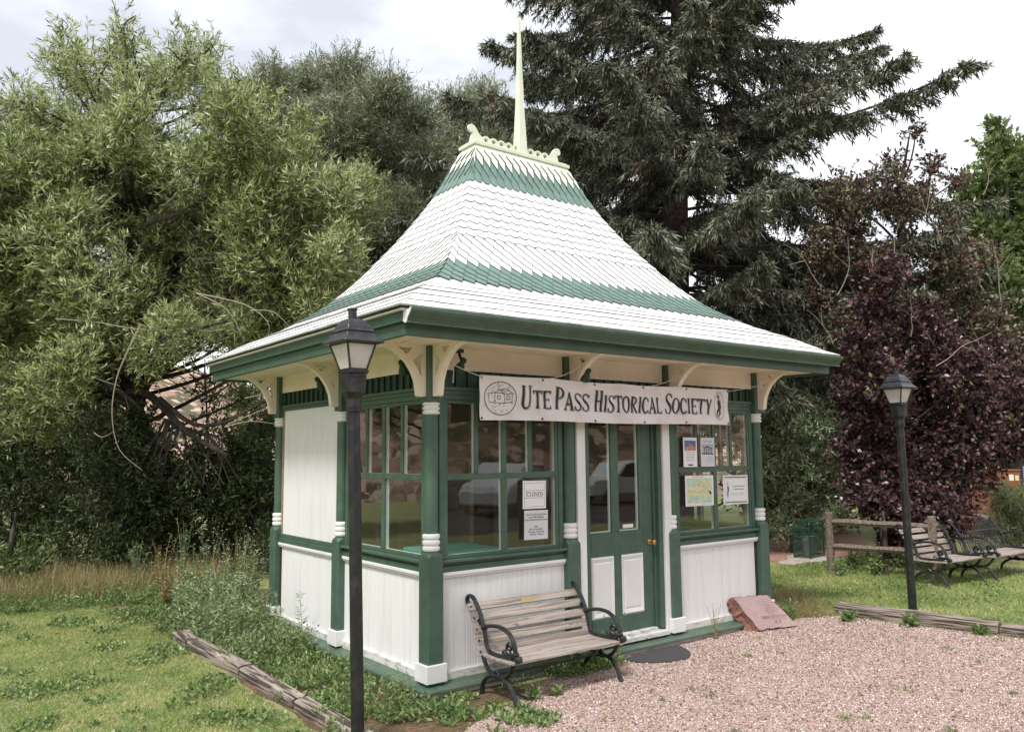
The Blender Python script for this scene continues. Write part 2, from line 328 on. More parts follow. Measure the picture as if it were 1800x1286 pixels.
sheet('dirt_path', wobble([(9.25, 2.9), (11.2, 2.6), (14.5, 4.2), (15, 8), (11, 8), (9.0, 3.9)], .05), .004, 'dirt')
sheet('gravel_path', wobble([(10.6, -.9), (16, -3.2), (16, 1.2), (11.3, .35)], .04), .004, 'gravel')
sheet('road', [(-60, -30), (90, -30), (90, -11), (-60, -11)], .004, 'asphalt')
# hillside ring: far reddish slopes behind the trees and across the road
def hillside():
    nr, na = 16, 90; V = []; r2 = random.Random(3)
    ph = [r2.uniform(0, 6.28) for _ in range(6)]
    for i in range(nr):
        t = i/(nr-1); r = 27 + 70*t
        for j in range(na):
            a = 2*math.pi*j/na; x = 2+r*math.cos(a); y = 2+r*math.sin(a)
            back = max(0, -math.sin(a)); left = max(0, -math.cos(a+.35)*.6+math.sin(a)*.5)
            H = 3.0 + 9*back + 10*left + .8*math.sin(3*a+ph[0]) + .5*math.sin(7*a+ph[1])
            h = -.4 + H*(1-math.exp(-8*t)) + (.35*math.sin(r*.7+a*11+ph[2]) + .25*math.sin(r*1.3-a*17+ph[3]))*min(1, t*4)
            V.append((x, y, h))
    Fc = [(i*na+j, i*na+(j+1) % na, (i+1)*na+(j+1) % na, (i+1)*na+j) for i in range(nr-1) for j in range(na)]
    b = MB(); b.add(V, Fc); tag(b.build('hillside', 'earth', smooth=True), kind='structure')
hillside()

# ------------------------------------------------------------------ the little office building
B = empty('small_office_building', (0, 0, 0), 0, 'small white and green Victorian office building with flared shingled roof and spire', 'building')
def frontback(u, v, side):   # (along, outward) -> (x, y) for each side of the building
    return {'front': (u, -v), 'left': (-v, u), 'right': (L+v, u), 'back': (u, D+v)}[side]
def wbox(b, side, u0, u1, v0, v1, z0, z1, mi=0):
    x0, y0 = frontback(u0, v0, side); x1, y1 = frontback(u1, v1, side)
    b.box(min(x0, x1), max(x0, x1), min(y0, y1), max(y0, y1), z0, z1, mi)
LEN = {'front': L, 'left': D, 'right': D, 'back': L}
POSTU = {'front': [0, 1.561, 2.989, L], 'left': [0, 1.719, D], 'right': [0, 1.719, D], 'back': [0, 1.561, 2.989, L]}
# floor, skirt, water table, baseboard
b = MB(); b.box(-.02, L+.02, -.02, D+.02, .02, .15); b.build('floor', 'inside_floor', B)
b = MB()
for s in LEN:
    n = LEN[s]; wbox(b, s, -.10, n+.10, -.02, .098, -.05, .055)
b.build('skirt_board', 'base', B, bevel=.004)
b = MB()
for s in ('front', 'left', 'right', 'back'):
    n = LEN[s]; pl = [(-.005, .118), (.125, .085), (.145, .07), (.145, .045), (.09, .045), (.09, .02), (-.005, .02)]
    q0, q1 = -.145, n+.145
    # mitred water table: outward offset grows with length
    rings = []
    for u, sg in ((0, -1), (n, 1)):
        rings.append([(*frontback(u + sg*max(v, 0), v, s), z) for v, z in pl])
    b.loft(rings)
b.build('water_table', 'green', B, bevel=.003)
b = MB()
for s in LEN:
    P = POSTU[s]
    for i in range(len(P)-1):
        if s == 'front' and i == 1: continue
        wbox(b, s, P[i]+.09, P[i+1]-.09, -.02, .028, .105, .175)
b.build('baseboard', 'base', B, bevel=.003)
# beadboard below the sills, white cap strip, green sill rail
def beadboard(side, u0, u1, z0, z1, v=.0, w=.056, name='beadboard_panel'):
    b = MB(); n = round((u1-u0)/w); w = (u1-u0)/n
    prof = []
    for i in range(n):
        a = u0+i*w; prof += [(a+.0018, v-.004), (a+.005, v), (a+w*.5-.0035, v), (a+w*.5, v-.0022), (a+w*.5+.0035, v), (a+w-.005, v), (a+w-.0018, v-.004)]
    prof = prof + [(u1, v-.02), (u0, v-.02)]
    P = [frontback(u, vv, side) for u, vv in prof]
    b.prism(P, z0, z1, 'z'); b.build(name, 'board', B)
bays = [('front', 0), ('front', 2), ('left', 0), ('left', 1), ('right', 0), ('right', 1), ('back', 0), ('back', 1), ('back', 2)]
for s, i in bays:
    P = POSTU[s]; beadboard(s, P[i]+.07, P[i+1]-.07, .10, .975)
b = MB()
for s, i in bays:
    P = POSTU[s]; wbox(b, s, P[i]+.077, P[i+1]-.077, -.01, .034, .965, .995); wbox(b, s, P[i]+.078, P[i+1]-.078, -.01, .022, .945, .9645)
b.build('cap_strip', 'white', B, bevel=.003)
WIN = [('front', 0), ('front', 2), ('left', 0), ('right', 0)]
b = MB()
for s, i in bays:
    P = POSTU[s]; a, c = P[i]+.0775, P[i+1]-.0775
    if (s, i) in WIN:
        wbox(b, s, a, c, -.08, .030, .9955, 1.045); wbox(b, s, a, c, -.08, .012, 1.0455, 1.075)
        wbox(b, s, a, c, -.06, .060, 1.0755, 1.10)
    else:
        wbox(b, s, a, c, -.05, .030, .9955, 1.05); wbox(b, s, a, c, -.05, .012, 1.0505, 1.095)
b.build('sill_rail', 'green', B, bevel=.004)
# solid upper panels (far bay of the left side, back wall)
for s, i in bays:
    if (s, i) in WIN: continue
    P = POSTU[s]; beadboard(s, P[i]+.10, P[i+1]-.09, 1.0955, 2.545, -.004, .07)
# interior shell
b = MB()
wt = -.10
for s, i in bays:
    P = POSTU[s]; a, c = P[i]-.0, P[i+1]
    wbox(b, s, a, c, wt-.02, -.025, .15, 1.04)
    if (s, i) not in WIN: wbox(b, s, a, c, wt-.02, -.03, 1.0402, 2.55)
b.box(.06, L-.06, .06, D-.06, 2.60, 2.66)
b.build('interior_wall', 'inside', B)
# windows
def window(side, i):
    P = POSTU[side]; a, c = P[i]+.0775, P[i+1]-.0775; zb, zt = 1.1002, 2.52
    fr = MB()
    wbox(fr, side, a, a+.055, -.07, .006, zb, zt); wbox(fr, side, c-.055, c, -.07, .006, zb, zt)
    wbox(fr, side, a+.0552, c-.0552, -.07, .006, 2.475, zt)
    f = fr.build('window', 'green', B, bevel=.003)
    s0, s1 = a+.057, c-.057; mid = (s0+s1)/2
    sm = MB(); inn = MB()
    tr0, tr1 = 1.772, 1.825
    for t, ff in ((sm, (-.014, -.001)), (inn, (-.052, -.0185))):
        v0, v1 = ff; st = .032; k = .0 if t is sm else -.004
        wbox(t, side, s0, s0+st+k, v0, v1, zb+.001, 2.474); wbox(t, side, s1-st-k, s1, v0, v1, zb+.001, 2.474)
        wbox(t, side, s0+st+k, s1-st-k, v0, v1-.001, zb+.002, zb+.034); wbox(t, side, s0+st+k, s1-st-k, v0, v1-.001, 2.445, 2.473)
        wbox(t, side, s0+st+k, s1-st-k, v0, v1+.003*(t is sm), tr0, tr1)
        hm = .033 if t is sm else .028
        wbox(t, side, mid-hm, mid+hm, v0, v1+.001, zb+.034, tr0-.0005); wbox(t, side, mid-hm*.8, mid+hm*.8, v0, v1+.001, tr1+.0005, 2.4448)
        for q in ((s0+st+mid)/2, (s1-st+mid)/2):
            h = .022 if t is sm else .019
            wbox(t, side, q-h, q+h, v0, v1, tr1+.0005, 2.4448)
    sm.build('sash', 'green', f, bevel=.002)
    inn.build('inner_sash', 'white' if side in ('front', 'left') else 'trimtan', f)
    g = MB(); x0, y0 = frontback(s0, -.0165, side); x1, y1 = frontback(s1, -.0165, side)
    g.add([(x0, y0, zb+.004), (x1, y1, zb+.004), (x1, y1, 2.472), (x0, y0, 2.472)], [(0, 1, 2, 3)])
    g.build('glass', 'glass', f)
    for e0, e1 in ((s0-.02, s0+.012), (s1-.012, s1+.02)):
        r = MB(); wbox(r, side, e0, e1, -.099, -.053, zb, 2.5); r.build('inner_casing', 'trimtan', f)
for s, i in WIN: window(s, i)
# header rail, frieze boards with battens, cream band under the soffit
b = MB(); cb = MB()
for s in LEN:
    P = POSTU[s]
    for i in range(len(P)-1):
        a, c = P[i]+.0778, P[i+1]-.0778
        wbox(b, s, a, c, -.05, .014, 2.5202, 2.555); wbox(b, s, a, c, -.05, .030, 2.5552, 2.585)
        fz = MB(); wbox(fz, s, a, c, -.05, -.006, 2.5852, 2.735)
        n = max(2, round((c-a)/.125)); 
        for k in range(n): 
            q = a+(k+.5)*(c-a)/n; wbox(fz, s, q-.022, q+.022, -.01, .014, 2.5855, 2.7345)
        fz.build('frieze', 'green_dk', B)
        wbox(cb, s, a, c, -.05, .020, 2.7355, 2.93)
b.build('header_rail', 'green', B, bevel=.003); cb.build('cream_band', 'cream', B)
# posts
def post(x, y):
    h = .078
    p = MB()
    sq = lambda k, z, c=0: [(x-k+c, y-k, z), (x+k-c, y-k, z), (x+k, y-k+c, z), (x+k, y+k-c, z), (x+k-c, y+k, z), (x-k+c, y+k, z), (x-k, y+k-c, z), (x-k, y-k+c, z)]
    p.loft([sq(h, .262, .010), sq(h, 1.135, .010), sq(h-.004, 1.16, .035), sq(h-.02, 1.182, .042)])
    p.loft([sq(h-.006, 2.448, .012), sq(h-.006, 2.93, .012)])
    p.lathe(x, y, [(.060, 1.18), (.060, 2.449)], 24)
    o = p.build('post', 'green', B, smooth=True)
    pl = MB(); pl.box(x-.1, x+.1, y-.1, y+.1, .121, .268); pl.build('plinth', 'white', o, bevel=.004)
    for z0, hh in ((1.180, .150), (2.335, .112)):
        c = MB(); pr = [(.058, z0)]
        k = 3
        for j in range(k):
            a0 = z0 + hh*j/k; a1 = z0+hh*(j+1)/k
            pr += [(.064, a0+.004), (.0735, a0+.011), (.0755, (a0+a1)/2), (.0735, a1-.011), (.064, a1-.004)]
        pr.append((.058, z0+hh)); c.lathe(x, y, pr, 24)
        c.build('collar', 'white', o, smooth=True)
    return o
pts = set()
for s in LEN:
    for u in POSTU[s]:
        q = frontback(u, 0, s); pts.add((round(q[0], 3), round(q[1], 3)))
for q in sorted(pts): post(*q)
# door bay
J0, J1, DX0, DX1 = 1.74, 2.85, 1.80, 2.748
b = MB(); b.box(1.628, 1.738, -.055, -.02, .125, 2.5); b.box(2.852, 2.962, -.055, -.02, .125, 2.5); b.build('door_casing', 'white', B, bevel=.004)
b = MB(); b.box(J0, DX0-.003, -.03, .09, .18, 2.47); b.box(DX1+.003, 2.79, .01, .09, .18, 2.47); b.box(2.7902, J1, -.03, .09, .18, 2.47)
b.box(J0, J1, -.03, .09, 2.4702, 2.519); b.build('door_jamb', 'green', B, bevel=.004)
b = MB(); b.box(J0, J1, -.09, .10, .119, .165); b.box(DX0, DX1, -.02, .09, .1652, .196); b.build('door_threshold', 'base', B, bevel=.004)
b = MB(); zb, zt = .20, 2.465; y0, y1 = .030, .072
gx = [(1.868, 2.158), (2.270, 2.560)]; px = [(1.884, 2.186), (2.290, 2.606)]
# rails and stiles around the openings
b.box(DX0, 1.866, y0, y1, zb, zt); b.box(2.610, DX1, y0, y1, zb, zt)
b.box(1.8662, 2.6098, y0, y1, zb, .36); b.box(1.8662, 2.6098, y0, y1, .965, 1.20); b.box(1.8662, 2.6098, y0, y1, 2.32, zt)
b.box(2.188, 2.288, y0, y1, .3602, .9648); b.box(2.160, 2.268, y0, y1, 1.2002, 2.3198); b.box(2.562, 2.6098, y0, y1, 1.2002, 2.3198)
door = b.build('door', 'green', B, bevel=.004)
for a, c in px:
    q = MB(); q.loft([[(a-.018, y0+.012, .3602), (c+.004, y0+.012, .3602), (c+.004, y0+.012, .9648), (a-.018, y0+.012, .9648)],
                     [(a, y0-.004, .38), (c-.014, y0-.004, .38), (c-.014, y0-.004, .945), (a, y0-.004, .945)],
                     [(a+.035, y0+.008, .425), (c-.05, y0+.008, .425), (c-.05, y0+.008, .905), (a+.035, y0+.008, .905)],
                     [(a+.045, y0+.001, .435), (c-.06, y0+.001, .435), (c-.06, y0+.001, .895), (a+.045, y0+.001, .895)]]); q.build('raised_panel', 'white', door)
q = MB()
for a, c in gx:
    q.add([(a-.002, .05, 1.201), (c+.002, .05, 1.201), (c+.002, .05, 2.319), (a-.002, .05, 2.319)], [(0, 1, 2, 3)])
q.build('glass', 'glass', door)
q = MB()
for a, c in gx: 
    q.box(c-.016, c+.001, .0515, .071, 1.2002, 2.3195); q.box(a-.001, c-.0162, .0515, .071, 1.2002, 1.212)
q.build('glazing_bead', 'white', door)
q = MB(); 
def lathe_y(mb, cx, cz, prof, n=18, mi=0):
    mb.loft([[(cx+r*math.cos(2*math.pi*i/n), y, cz+r*math.sin(2*math.pi*i/n)) for i in range(n)] for r, y in prof], mi)
lathe_y(q, 2.700, 1.062, [(.030, .0298), (.031, .024), (.026, .019), (.012, .017), (.011, -.008), (.022, -.016), (.028, -.028), (.026, -.042), (.012, -.050)]); q.build('door_knob', 'brass', door, smooth=True)
q = MB(); q.box(2.330, 2.480, .0465, .0488, 1.225, 1.262); q.build('sticker', 'paper', door)
# roof ---------------------------------------------------------------
PR = catmull([(-.71, 3.105, 0), (-.35, 3.33, 0), (.0, 3.50, 0), (.33, 3.72, 0), (.56, 3.945, 0), (.77, 4.195, 0), (1.0, 4.50, 0), (1.2, 4.81, 0), (1.345, 5.07, 0), (1.46, 5.34, 0), (1.585, 5.64, 0)], 8)
PR = np.array([(p[0], p[1]) for p in PR]); SS = np.concatenate([[0], np.cumsum(np.hypot(*np.diff(PR, axis=0).T))])
TT = np.gradient(PR, axis=0); TT /= np.linalg.norm(TT, axis=1)[:, None]
def surf(s): return np.interp(s, SS, PR[:, 0]), np.interp(s, SS, PR[:, 1])
def nor(s): 
    td, tz = np.interp(s, SS, TT[:, 0]), np.interp(s, SS, TT[:, 1]); return -tz, td
def s_of_z(z): return float(np.interp(z, PR[:, 1], SS))
STOT = SS[-1]
def roofpt(side, a, s, h):
    d, z = surf(s); nd, nz_ = nor(s); dd = d+nd*h; n = LEN[side]
    a = min(max(a, dd), n-dd)
    x, y = {'front': (a, dd), 'left': (dd, a), 'right': (L-dd, a), 'back': (a, D-dd)}[side]
    return (float(x), float(y), float(z+nz_*h))
rb = MB()
for side in LEN:
    ks = list(range(0, len(SS), 2)); n = LEN[side]
    for i, j in zip(ks[:-1], ks[1:]):
        rb.add([roofpt(side, -9, SS[i], -.004), roofpt(side, 99, SS[i], -.004), roofpt(side, 99, SS[j], -.004), roofpt(side, -9, SS[j], -.004)], [(0, 1, 2, 3)])
rb.box(-.695, L+.695, -.695, D+.695, 3.085, 3.1, 1)
roof = rb.build('roof', ['sh_edge', 'sh_white'], B)
def course(mb, side, sb, st, w, off, shape, mi, vd=.12, jit=.0, edge=4, hb=.022, gap=.004):
    n = LEN[side]; d0 = float(surf(sb)[0]); a = off - 1.2
    while a < n+1.2:
        ww = w if shape != 'plain' else random.uniform(.08, .19)
        x0, x1 = a+gap/2, a+ww-gap/2; a += ww
        dm = float(surf(st)[0])
        if x1 < d0 or x0 > n-d0: continue
        s0 = sb + random.uniform(-jit, jit); c = (x0+x1)/2; r = (x1-x0)/2
        if shape == 'plain': P = [(x0, st), (x0, s0), (x1, s0), (x1, st)]
        elif shape == 'diamond': P = [(x0, st), (x0, s0+vd), (c, s0), (x1, s0+vd), (x1, st)]
        else:
            rv = min(vd, r*1.15); P = [(x0, st), (x0, s0+rv)] + [(c-r*math.cos(t), s0+rv-rv*math.sin(t)) for t in [math.pi*k/8 for k in range(1, 8)]] + [(x1, s0+rv), (x1, st)]
        hj = random.uniform(0, .003)
        hh = lambda s: .003 + (hb+hj)*(st-s)/(st-sb)
        top = [roofpt(side, p[0], p[1], hh(p[1])) for p in P]; bot = [roofpt(side, p[0], p[1], hh(p[1])-.015) for p in P]
        k = len(P); bs = len(mb.v); mb.v += top+bot
        # strip faces so that the shingle follows the curve
        mb.f.append(tuple(bs+i for i in range(k))[::-1] if side in ('left', 'back') else tuple(bs+i for i in range(k))); mb.m.append(mi)
        for i in range(k-1): mb.f.append((bs+i, bs+i+1, bs+k+i+1, bs+k+i)); mb.m.append(edge)
sz0, sz1, sz2, sz3 = s_of_z(3.56), s_of_z(3.82), s_of_z(4.25), s_of_z(5.07)
for side in LEN:
    mb = MB()
    e = sz0/6
    course(mb, side, -.012, e, .13, 0, 'plain', 0, jit=.003, edge=0, hb=.024)
    for k in range(6): course(mb, side, k*e+.012, (k+1)*e+.05, .13, 0, 'plain', 0, jit=.006, edge=3, hb=.0065, gap=.004)
    wd = n_ = .1365; row = 0
    n1 = 4; e1 = (sz1-sz0)/n1
    for k in range(n1): course(mb, side, sz0-.03+k*e1, sz0+(k+2.3)*e1, wd, (row % 2)*wd/2, 'diamond', 1, vd=e1*1.0, edge=3); row += 1
    n2 = 5; e2 = (sz2-sz1)/n2
    for k in range(n2): course(mb, side, sz1-.03+k*e2, sz1+(k+2.3)*e2, wd, (row % 2)*wd/2, 'diamond', 0, vd=e2*1.0, edge=3); row += 1
    n3 = 8; e3 = (sz3-sz2)/n3
    for k in range(n3): course(mb, side, sz2-.03+k*e3, sz2+(k+2.1)*e3, wd, (row % 2)*wd/2, 'scale', 0, vd=.055, edge=3, gap=.003); row += 1
    w2 = .108
    course(mb, side, sz3-.03, sz3+.34, w2, 0, 'scale', 1, vd=.06, edge=3, hb=.026, gap=.008)
    course(mb, side, sz3+.10, sz3+.45, w2, w2/2, 'diamond', 1, vd=.14, edge=3, hb=.030, gap=.006)
    course(mb, side, sz3+.235, sz3+.55, w2, 0, 'diamond', 2, vd=.15, edge=3, hb=.034)
    course(mb, side, sz3+.37, STOT, w2, w2/2, 'diamond', 2, vd=.15, edge=3, hb=.040)
    mb.m = [m_ if m_ != 4 else 3 for m_ in mb.m]
    mb.build('shingles', ['sh_white', 'sh_green', 'sh_pale', 'sh_edge'], roof)
# cresting, base plate, spire
XC = 2.345
b = MB(); b.box(1.53, 3.02, 1.705-.165, 1.705+.165, 5.615, 5.655); b.box(1.555, 2.995, 1.705-.14, 1.705+.14, 5.6552, 5.675); b.build('ridge_plate', 'crest', roof, bevel=.004)
def cresting():
    x0, x1 = 1.585, 2.965; zb_ = 5.675
    n = 9; s0, s1 = x0+.17, x1-.17; w = (s1-s0)/n
    up = [(x0-.01, zb_), (x0+.005, zb_+.05), (x0+.018, zb_+.10), (x0+.032, zb_+.14), (x0+.010, zb_+.140), (x0-.018, zb_+.155), (x0-.030, zb_+.185), (x0-.020, zb_+.220), (x0+.012, zb_+.238), (x0+.055, zb_+.226), (x0+.086, zb_+.194), (x0+.108, zb_+.16), (x0+.128, zb_+.132), (x0+.155, zb_+.115)]
    holes = []
    for i in range(n):
        c = s0+w*(i+.5)
        for t in np.linspace(math.pi*.86, math.pi*.14, 7): up.append((c+w*.54*math.cos(t), zb_+.075+w*.50*math.sin(t)))
        holes.append([(c+.030*math.cos(t), zb_+.082+.030*math.sin(t)) for t in np.linspace(0, 2*math.pi, 13)[:-1]])
    rgt = [(x0+x1-x, z) for x, z in up[:14]][::-1]
    fill_mesh('cresting', [up+rgt]+holes, .018, ['crest'], roof, Matrix.Translation((0, 1.705, 0)) @ XZ)
cresting()
b = MB(); r = lambda k, z: [(XC-k, 1.705-k, z), (XC+k, 1.705-k, z), (XC+k, 1.705+k, z), (XC-k, 1.705+k, z)]
b.loft([r(.070, 5.675), r(.063, 5.80), r(.041, 6.35), r(.026, 6.95), r(.016, 7.47), r(.010, 7.49)]); b.build('spire', 'crest', roof, bevel=.004)
b = MB(); b.lathe(3.95, 2.55, [(.05, 3.95), (.05, 4.45), (.085, 4.46), (.09, 4.50), (.05, 4.53)], 14); b.build('vent_pipe', 'white', roof, smooth=True)
# fascia (two steps), soffit, gutter
def ringbox(mb, o, t, z0, z1, mi=0):
    mb.box(-o, L+o, -o, -o+t, z0, z1, mi); mb.box(-o, L+o, D+o-t, D+o, z0, z1, mi)
    mb.box(-o, -o+t, -o+t+.0003, D+o-t-.0003, z0, z1, mi); mb.box(L+o-t, L+o, -o+t+.0003, D+o-t-.0003, z0, z1, mi)
b = MB(); ringbox(b, .625, .04, 2.905, 3.004); ringbox(b, .66, .04, 3.0045, 3.0845); b.build('fascia', 'green', B, bevel=.003)
b = MB(); b.box(-.585, L+.585, -.585, D+.585, 2.93, 2.945)
for k in range(1, 14): pass
b.build('soffit', 'cream', B)
b = MB()
for yv in (-.36, D+.36): b.box(-.36, L+.36, yv-.006, yv+.006, 2.922, 2.9298)
for xv in (-.36, L+.36): b.box(xv-.006, xv+.006, -.353, D+.353, 2.922, 2.9298)
b.build('soffit_moulding', 'cream', B)
gp = [(-.6605, 3.0), (-.70, 2.985), (-.715, 2.998), (-.722, 3.02), (-.745, 3.045), (-.765, 3.065), (-.775, 3.085), (-.775, 3.10), (-.765, 3.10), (-.76, 3.088), (-.6605, 3.088)]
b = MB(); b.prism(gp, -.655, L+.70, 'x'); b.prism([(-.700, 2.992), (-.728, 2.985), (-.728, 3.0), (-.700, 3.006)], -.655, L+.70, 'x'); gut = b.build('gutter', 'green', B, bevel=.002)
b = MB(); b.prism([(y*1.0-.001, z) for y, z in gp], -.66, -.6552, 'x'); b.build('gutter_end_cap', 'white', gut)
# brackets with a cut-out frame
BO = [(.072, 2.49), (.125, 2.487), (.146, 2.497), (.150, 2.53), (.165, 2.62), (.200, 2.70), (.252, 2.775), (.325, 2.84), (.42, 2.89), (.525, 2.912), (.525, 2.9295), (.072, 2.9295)]
BH = [[(.200, 2.902), (.345, 2.902), (.262, 2.842)], [(.118, 2.862), (.118, 2.66), (.150, 2.715), (.200, 2.79)]]
def bracket(x, y, ax):
    bx = {'-y': Matrix(((0, 0, 1, x), (-1, 0, 0, y), (0, 1, 0, 0), (0, 0, 0, 1))), '+y': Matrix(((0, 0, 1, x), (1, 0, 0, y), (0, 1, 0, 0), (0, 0, 0, 1))),
          '-x': Matrix(((-1, 0, 0, x), (0, 0, 1, y), (0, 1, 0, 0), (0, 0, 0, 1))), '+x': Matrix(((1, 0, 0, x), (0, 0, 1, y), (0, 1, 0, 0), (0, 0, 0, 1)))}[ax]
    o = fill_mesh('bracket', [BO]+BH, .031, ['cream'], B, bx)
    o.modifiers.new('bevel', 'BEVEL').width = .003
for u in POSTU['front']: bracket(u, 0, '-y')
for u in POSTU['left']: bracket(0, u, '-x')
for u in POSTU['right']: bracket(L, u, '+x')
for u in (0, L): bracket(u, D, '+y')
# floodlights under the eaves
def flood(x, y, z, rz, tilt):
    m_ = MB(); m_.X = Matrix.Translation((x, y, z)) @ Matrix.Rotation(rz, 4, 'Z') @ Matrix.Rotation(tilt, 4, 'X')
    m_.lathe(0, 0, [(.012, .075), (.026, .07), (.03, .045), (.022, .03), (.03, .015), (.046, -.03), (.05, -.055), (.04, -.058)], 14)
    m_.X = Matrix.Translation((x, y, z)); m_.tube([(0, 0, .06), (0, .02, .1), (0, .03, .125)], .012); m_.lathe(0, .03, [(.045, .115), (.045, .145)], 12)
    m_.build('floodlight', 'green_dk', B, smooth=True)
flood(.20, -.16, 2.76, .3, .6); flood(-.14, .25, 2.76, -.9, .7); flood(1.60, -.24, 2.74, 0, .6); flood(-.15, 1.98, 2.75, -1.2, .7)
# interior partition, shelf and door at the back seen through the panes
b = MB(); b.box(1.9, 1.96, 2.2, 3.3, .15, 2.6); b.box(3.0, 3.9, 3.22, 3.30, .15, 2.2); b.build('interior_partition', 'trimtan', B)

# ------------------------------------------------------------------ serif lettering as ribbons of ink
def ribbon(mb, pts, ws, put, mi=0):
    pts = [Vector((p[0], p[1])) for p in pts]; n = len(pts)
    if not hasattr(ws, '__len__'): ws = [ws]*n
    P2, W2 = [pts[0]], [ws[0]]
    for i in range(1, n):
        k = max(1, int((pts[i]-pts[i-1]).length/.02))
        for j in range(1, k+1): P2.append(pts[i-1].lerp(pts[i], j/k)); W2.append(ws[i-1]+(ws[i]-ws[i-1])*j/k)
    pts, ws, n = P2, W2, len(P2)
    Lf, Rt = [], []
    for i in range(n):
        t = (pts[min(i+1, n-1)]-pts[max(i-1, 0)]); t = t.normalized() if t.length > 0 else Vector((1, 0)); q = Vector((-t.y, t.x))*ws[i]/2
        Lf.append(put(*(pts[i]+q))); Rt.append(put(*(pts[i]-q)))
    mb.add(Lf+Rt, [(i, i+1, n+i+1, n+i) for i in range(n-1)], mi)
def arc(cx, cy, rx, ry, a0, a1, n=12): return [(cx+rx*math.cos(math.radians(a0+(a1-a0)*i/n)), cy+ry*math.sin(math.radians(a0+(a1-a0)*i/n))) for i in range(n+1)]
def stem(x, w=.13, y0=0, y1=1, lean=0):
    f = .75
    return ([(x, y0), (x, y0+.05), (x+lean*.3, y0+.3*(y1-y0)), (x+lean, y1-.05), (x+lean, y1)], [w*2.0, w*1.15, w*f+w*.2, w*1.15, w*2.0])
GL = {
 'I': (.30, [stem(.15)]),
 'L': (.50, [stem(.14), ([(.14, .03), (.46, .03)], .06), ([(.47, .0), (.45, .2)], [.09, .02])]),
 'T': (.56, [stem(.28), ([(.02, .965), (.54, .965)], .07), ([(.03, .99), (.06, .78)], [.08, .02]), ([(.53, .99), (.50, .78)], [.08, .02])]),
 'E': (.52, [stem(.14), ([(.14, .97), (.47, .97)], .06), ([(.48, 1), (.46, .80)], [.08, .02]), ([(.14, .52), (.40, .52)], .05), ([(.40, .62), (.40, .42)], [.02, .02]), ([(.14, .03), (.48, .03)], .06), ([(.49, 0), (.47, .22)], [.09, .02])]),
 'F': (.5, [stem(.14), ([(.14, .97), (.47, .97)], .06), ([(.14, .52), (.40, .52)], .05)]),
 'H': (.60, [stem(.14), stem(.46), ([(.14, .5), (.46, .5)], .06)]),
 'U': (.60, [([(.14, 1), (.14, .94), (.13, .35)] + arc(.30, .24, .17, .24, 180, 330, 8), [.24, .14, .13]+[.13, .12, .11, .10, .09, .08, .07, .06, .05]), ([(.47, 1), (.47, .94), (.46, .3), (.44, .12)], [.2, .08, .06, .06])]),
 'P': (.52, [stem(.15), ([(.15, .97)]+arc(.22, .73, .24, .24, 90, -90, 10)+[(.15, .49)], [.05, .05, .06, .08, .11, .13, .13, .12, .1, .07, .06, .05, .05])]),
 'R': (.60, [stem(.15), ([(.15, .97)]+arc(.22, .75, .22, .22, 90, -90, 10)+[(.15, .53)], [.05, .05, .06, .08, .1, .12, .12, .11, .09, .07, .06, .05, .05]), ([(.24, .52), (.40, .2), (.50, .03), (.56, .0)], [.08, .13, .14, .1])]),
 'A': (.62, [([(.30, 1.02), (.10, .03)], [.05, .06]), ([(.02, .02), (.20, .02)], .05), ([(.28, 1.02), (.30, 1.0), (.50, .03)], [.05, .11, .15]), ([(.38, .02), (.62, .02)], .05), ([(.16, .34), (.44, .34)], .05), ([(.24, .48), (.24, .24)], [.02, .05])]),
 'O': (.60, [(arc(.30, .5, .23, .47, 90, 450, 24), [.06+.08*abs(math.sin(math.radians(360*i/24))) for i in range(25)])]),
 'C': (.56, [(arc(.31, .5, .24, .47, 40, 320, 18), [.05+.09*max(0, math.sin(math.pi*i/18))**1.2 for i in range(19)]), ([(.50, .98), (.485, .70)], [.02, .09]), ([(.50, .04), (.49, .22)], [.02, .06])]),
 'S': (.50, [(catmull([(.42, .80, 0), (.36, .95, 0), (.24, .985, 0), (.11, .90, 0), (.09, .76, 0), (.16, .62, 0), (.32, .46, 0), (.41, .30, 0), (.40, .12, 0), (.27, .01, 0), (.13, .04, 0), (.07, .20, 0)], 2), [.03, .04, .05, .05, .05, .06, .07, .08, .09, .11, .13, .14, .14, .14, .13, .11, .09, .07, .06, .05, .05, .04, .03]), ([(.44, .99), (.42, .78)], [.02, .08]), ([(.04, .0), (.07, .24)], [.02, .08])]),
 'Y': (.58, [([(.10, .99), (.14, .9), (.30, .48)], [.22, .13, .11]), ([(.50, .99), (.47, .9), (.31, .48)], [.18, .07, .05]), ([(.30, .52), (.30, .06), (.30, 0)], [.11, .12, .24])]),
 'D': (.60, [stem(.15), ([(.15, .97)]+arc(.24, .5, .29, .47, 90, -90, 14)+[(.15, .03)], [.05, .05, .06, .07, .08, .1, .12, .13, .13, .13, .12, .1, .08, .07, .06, .05, .05])]),
}
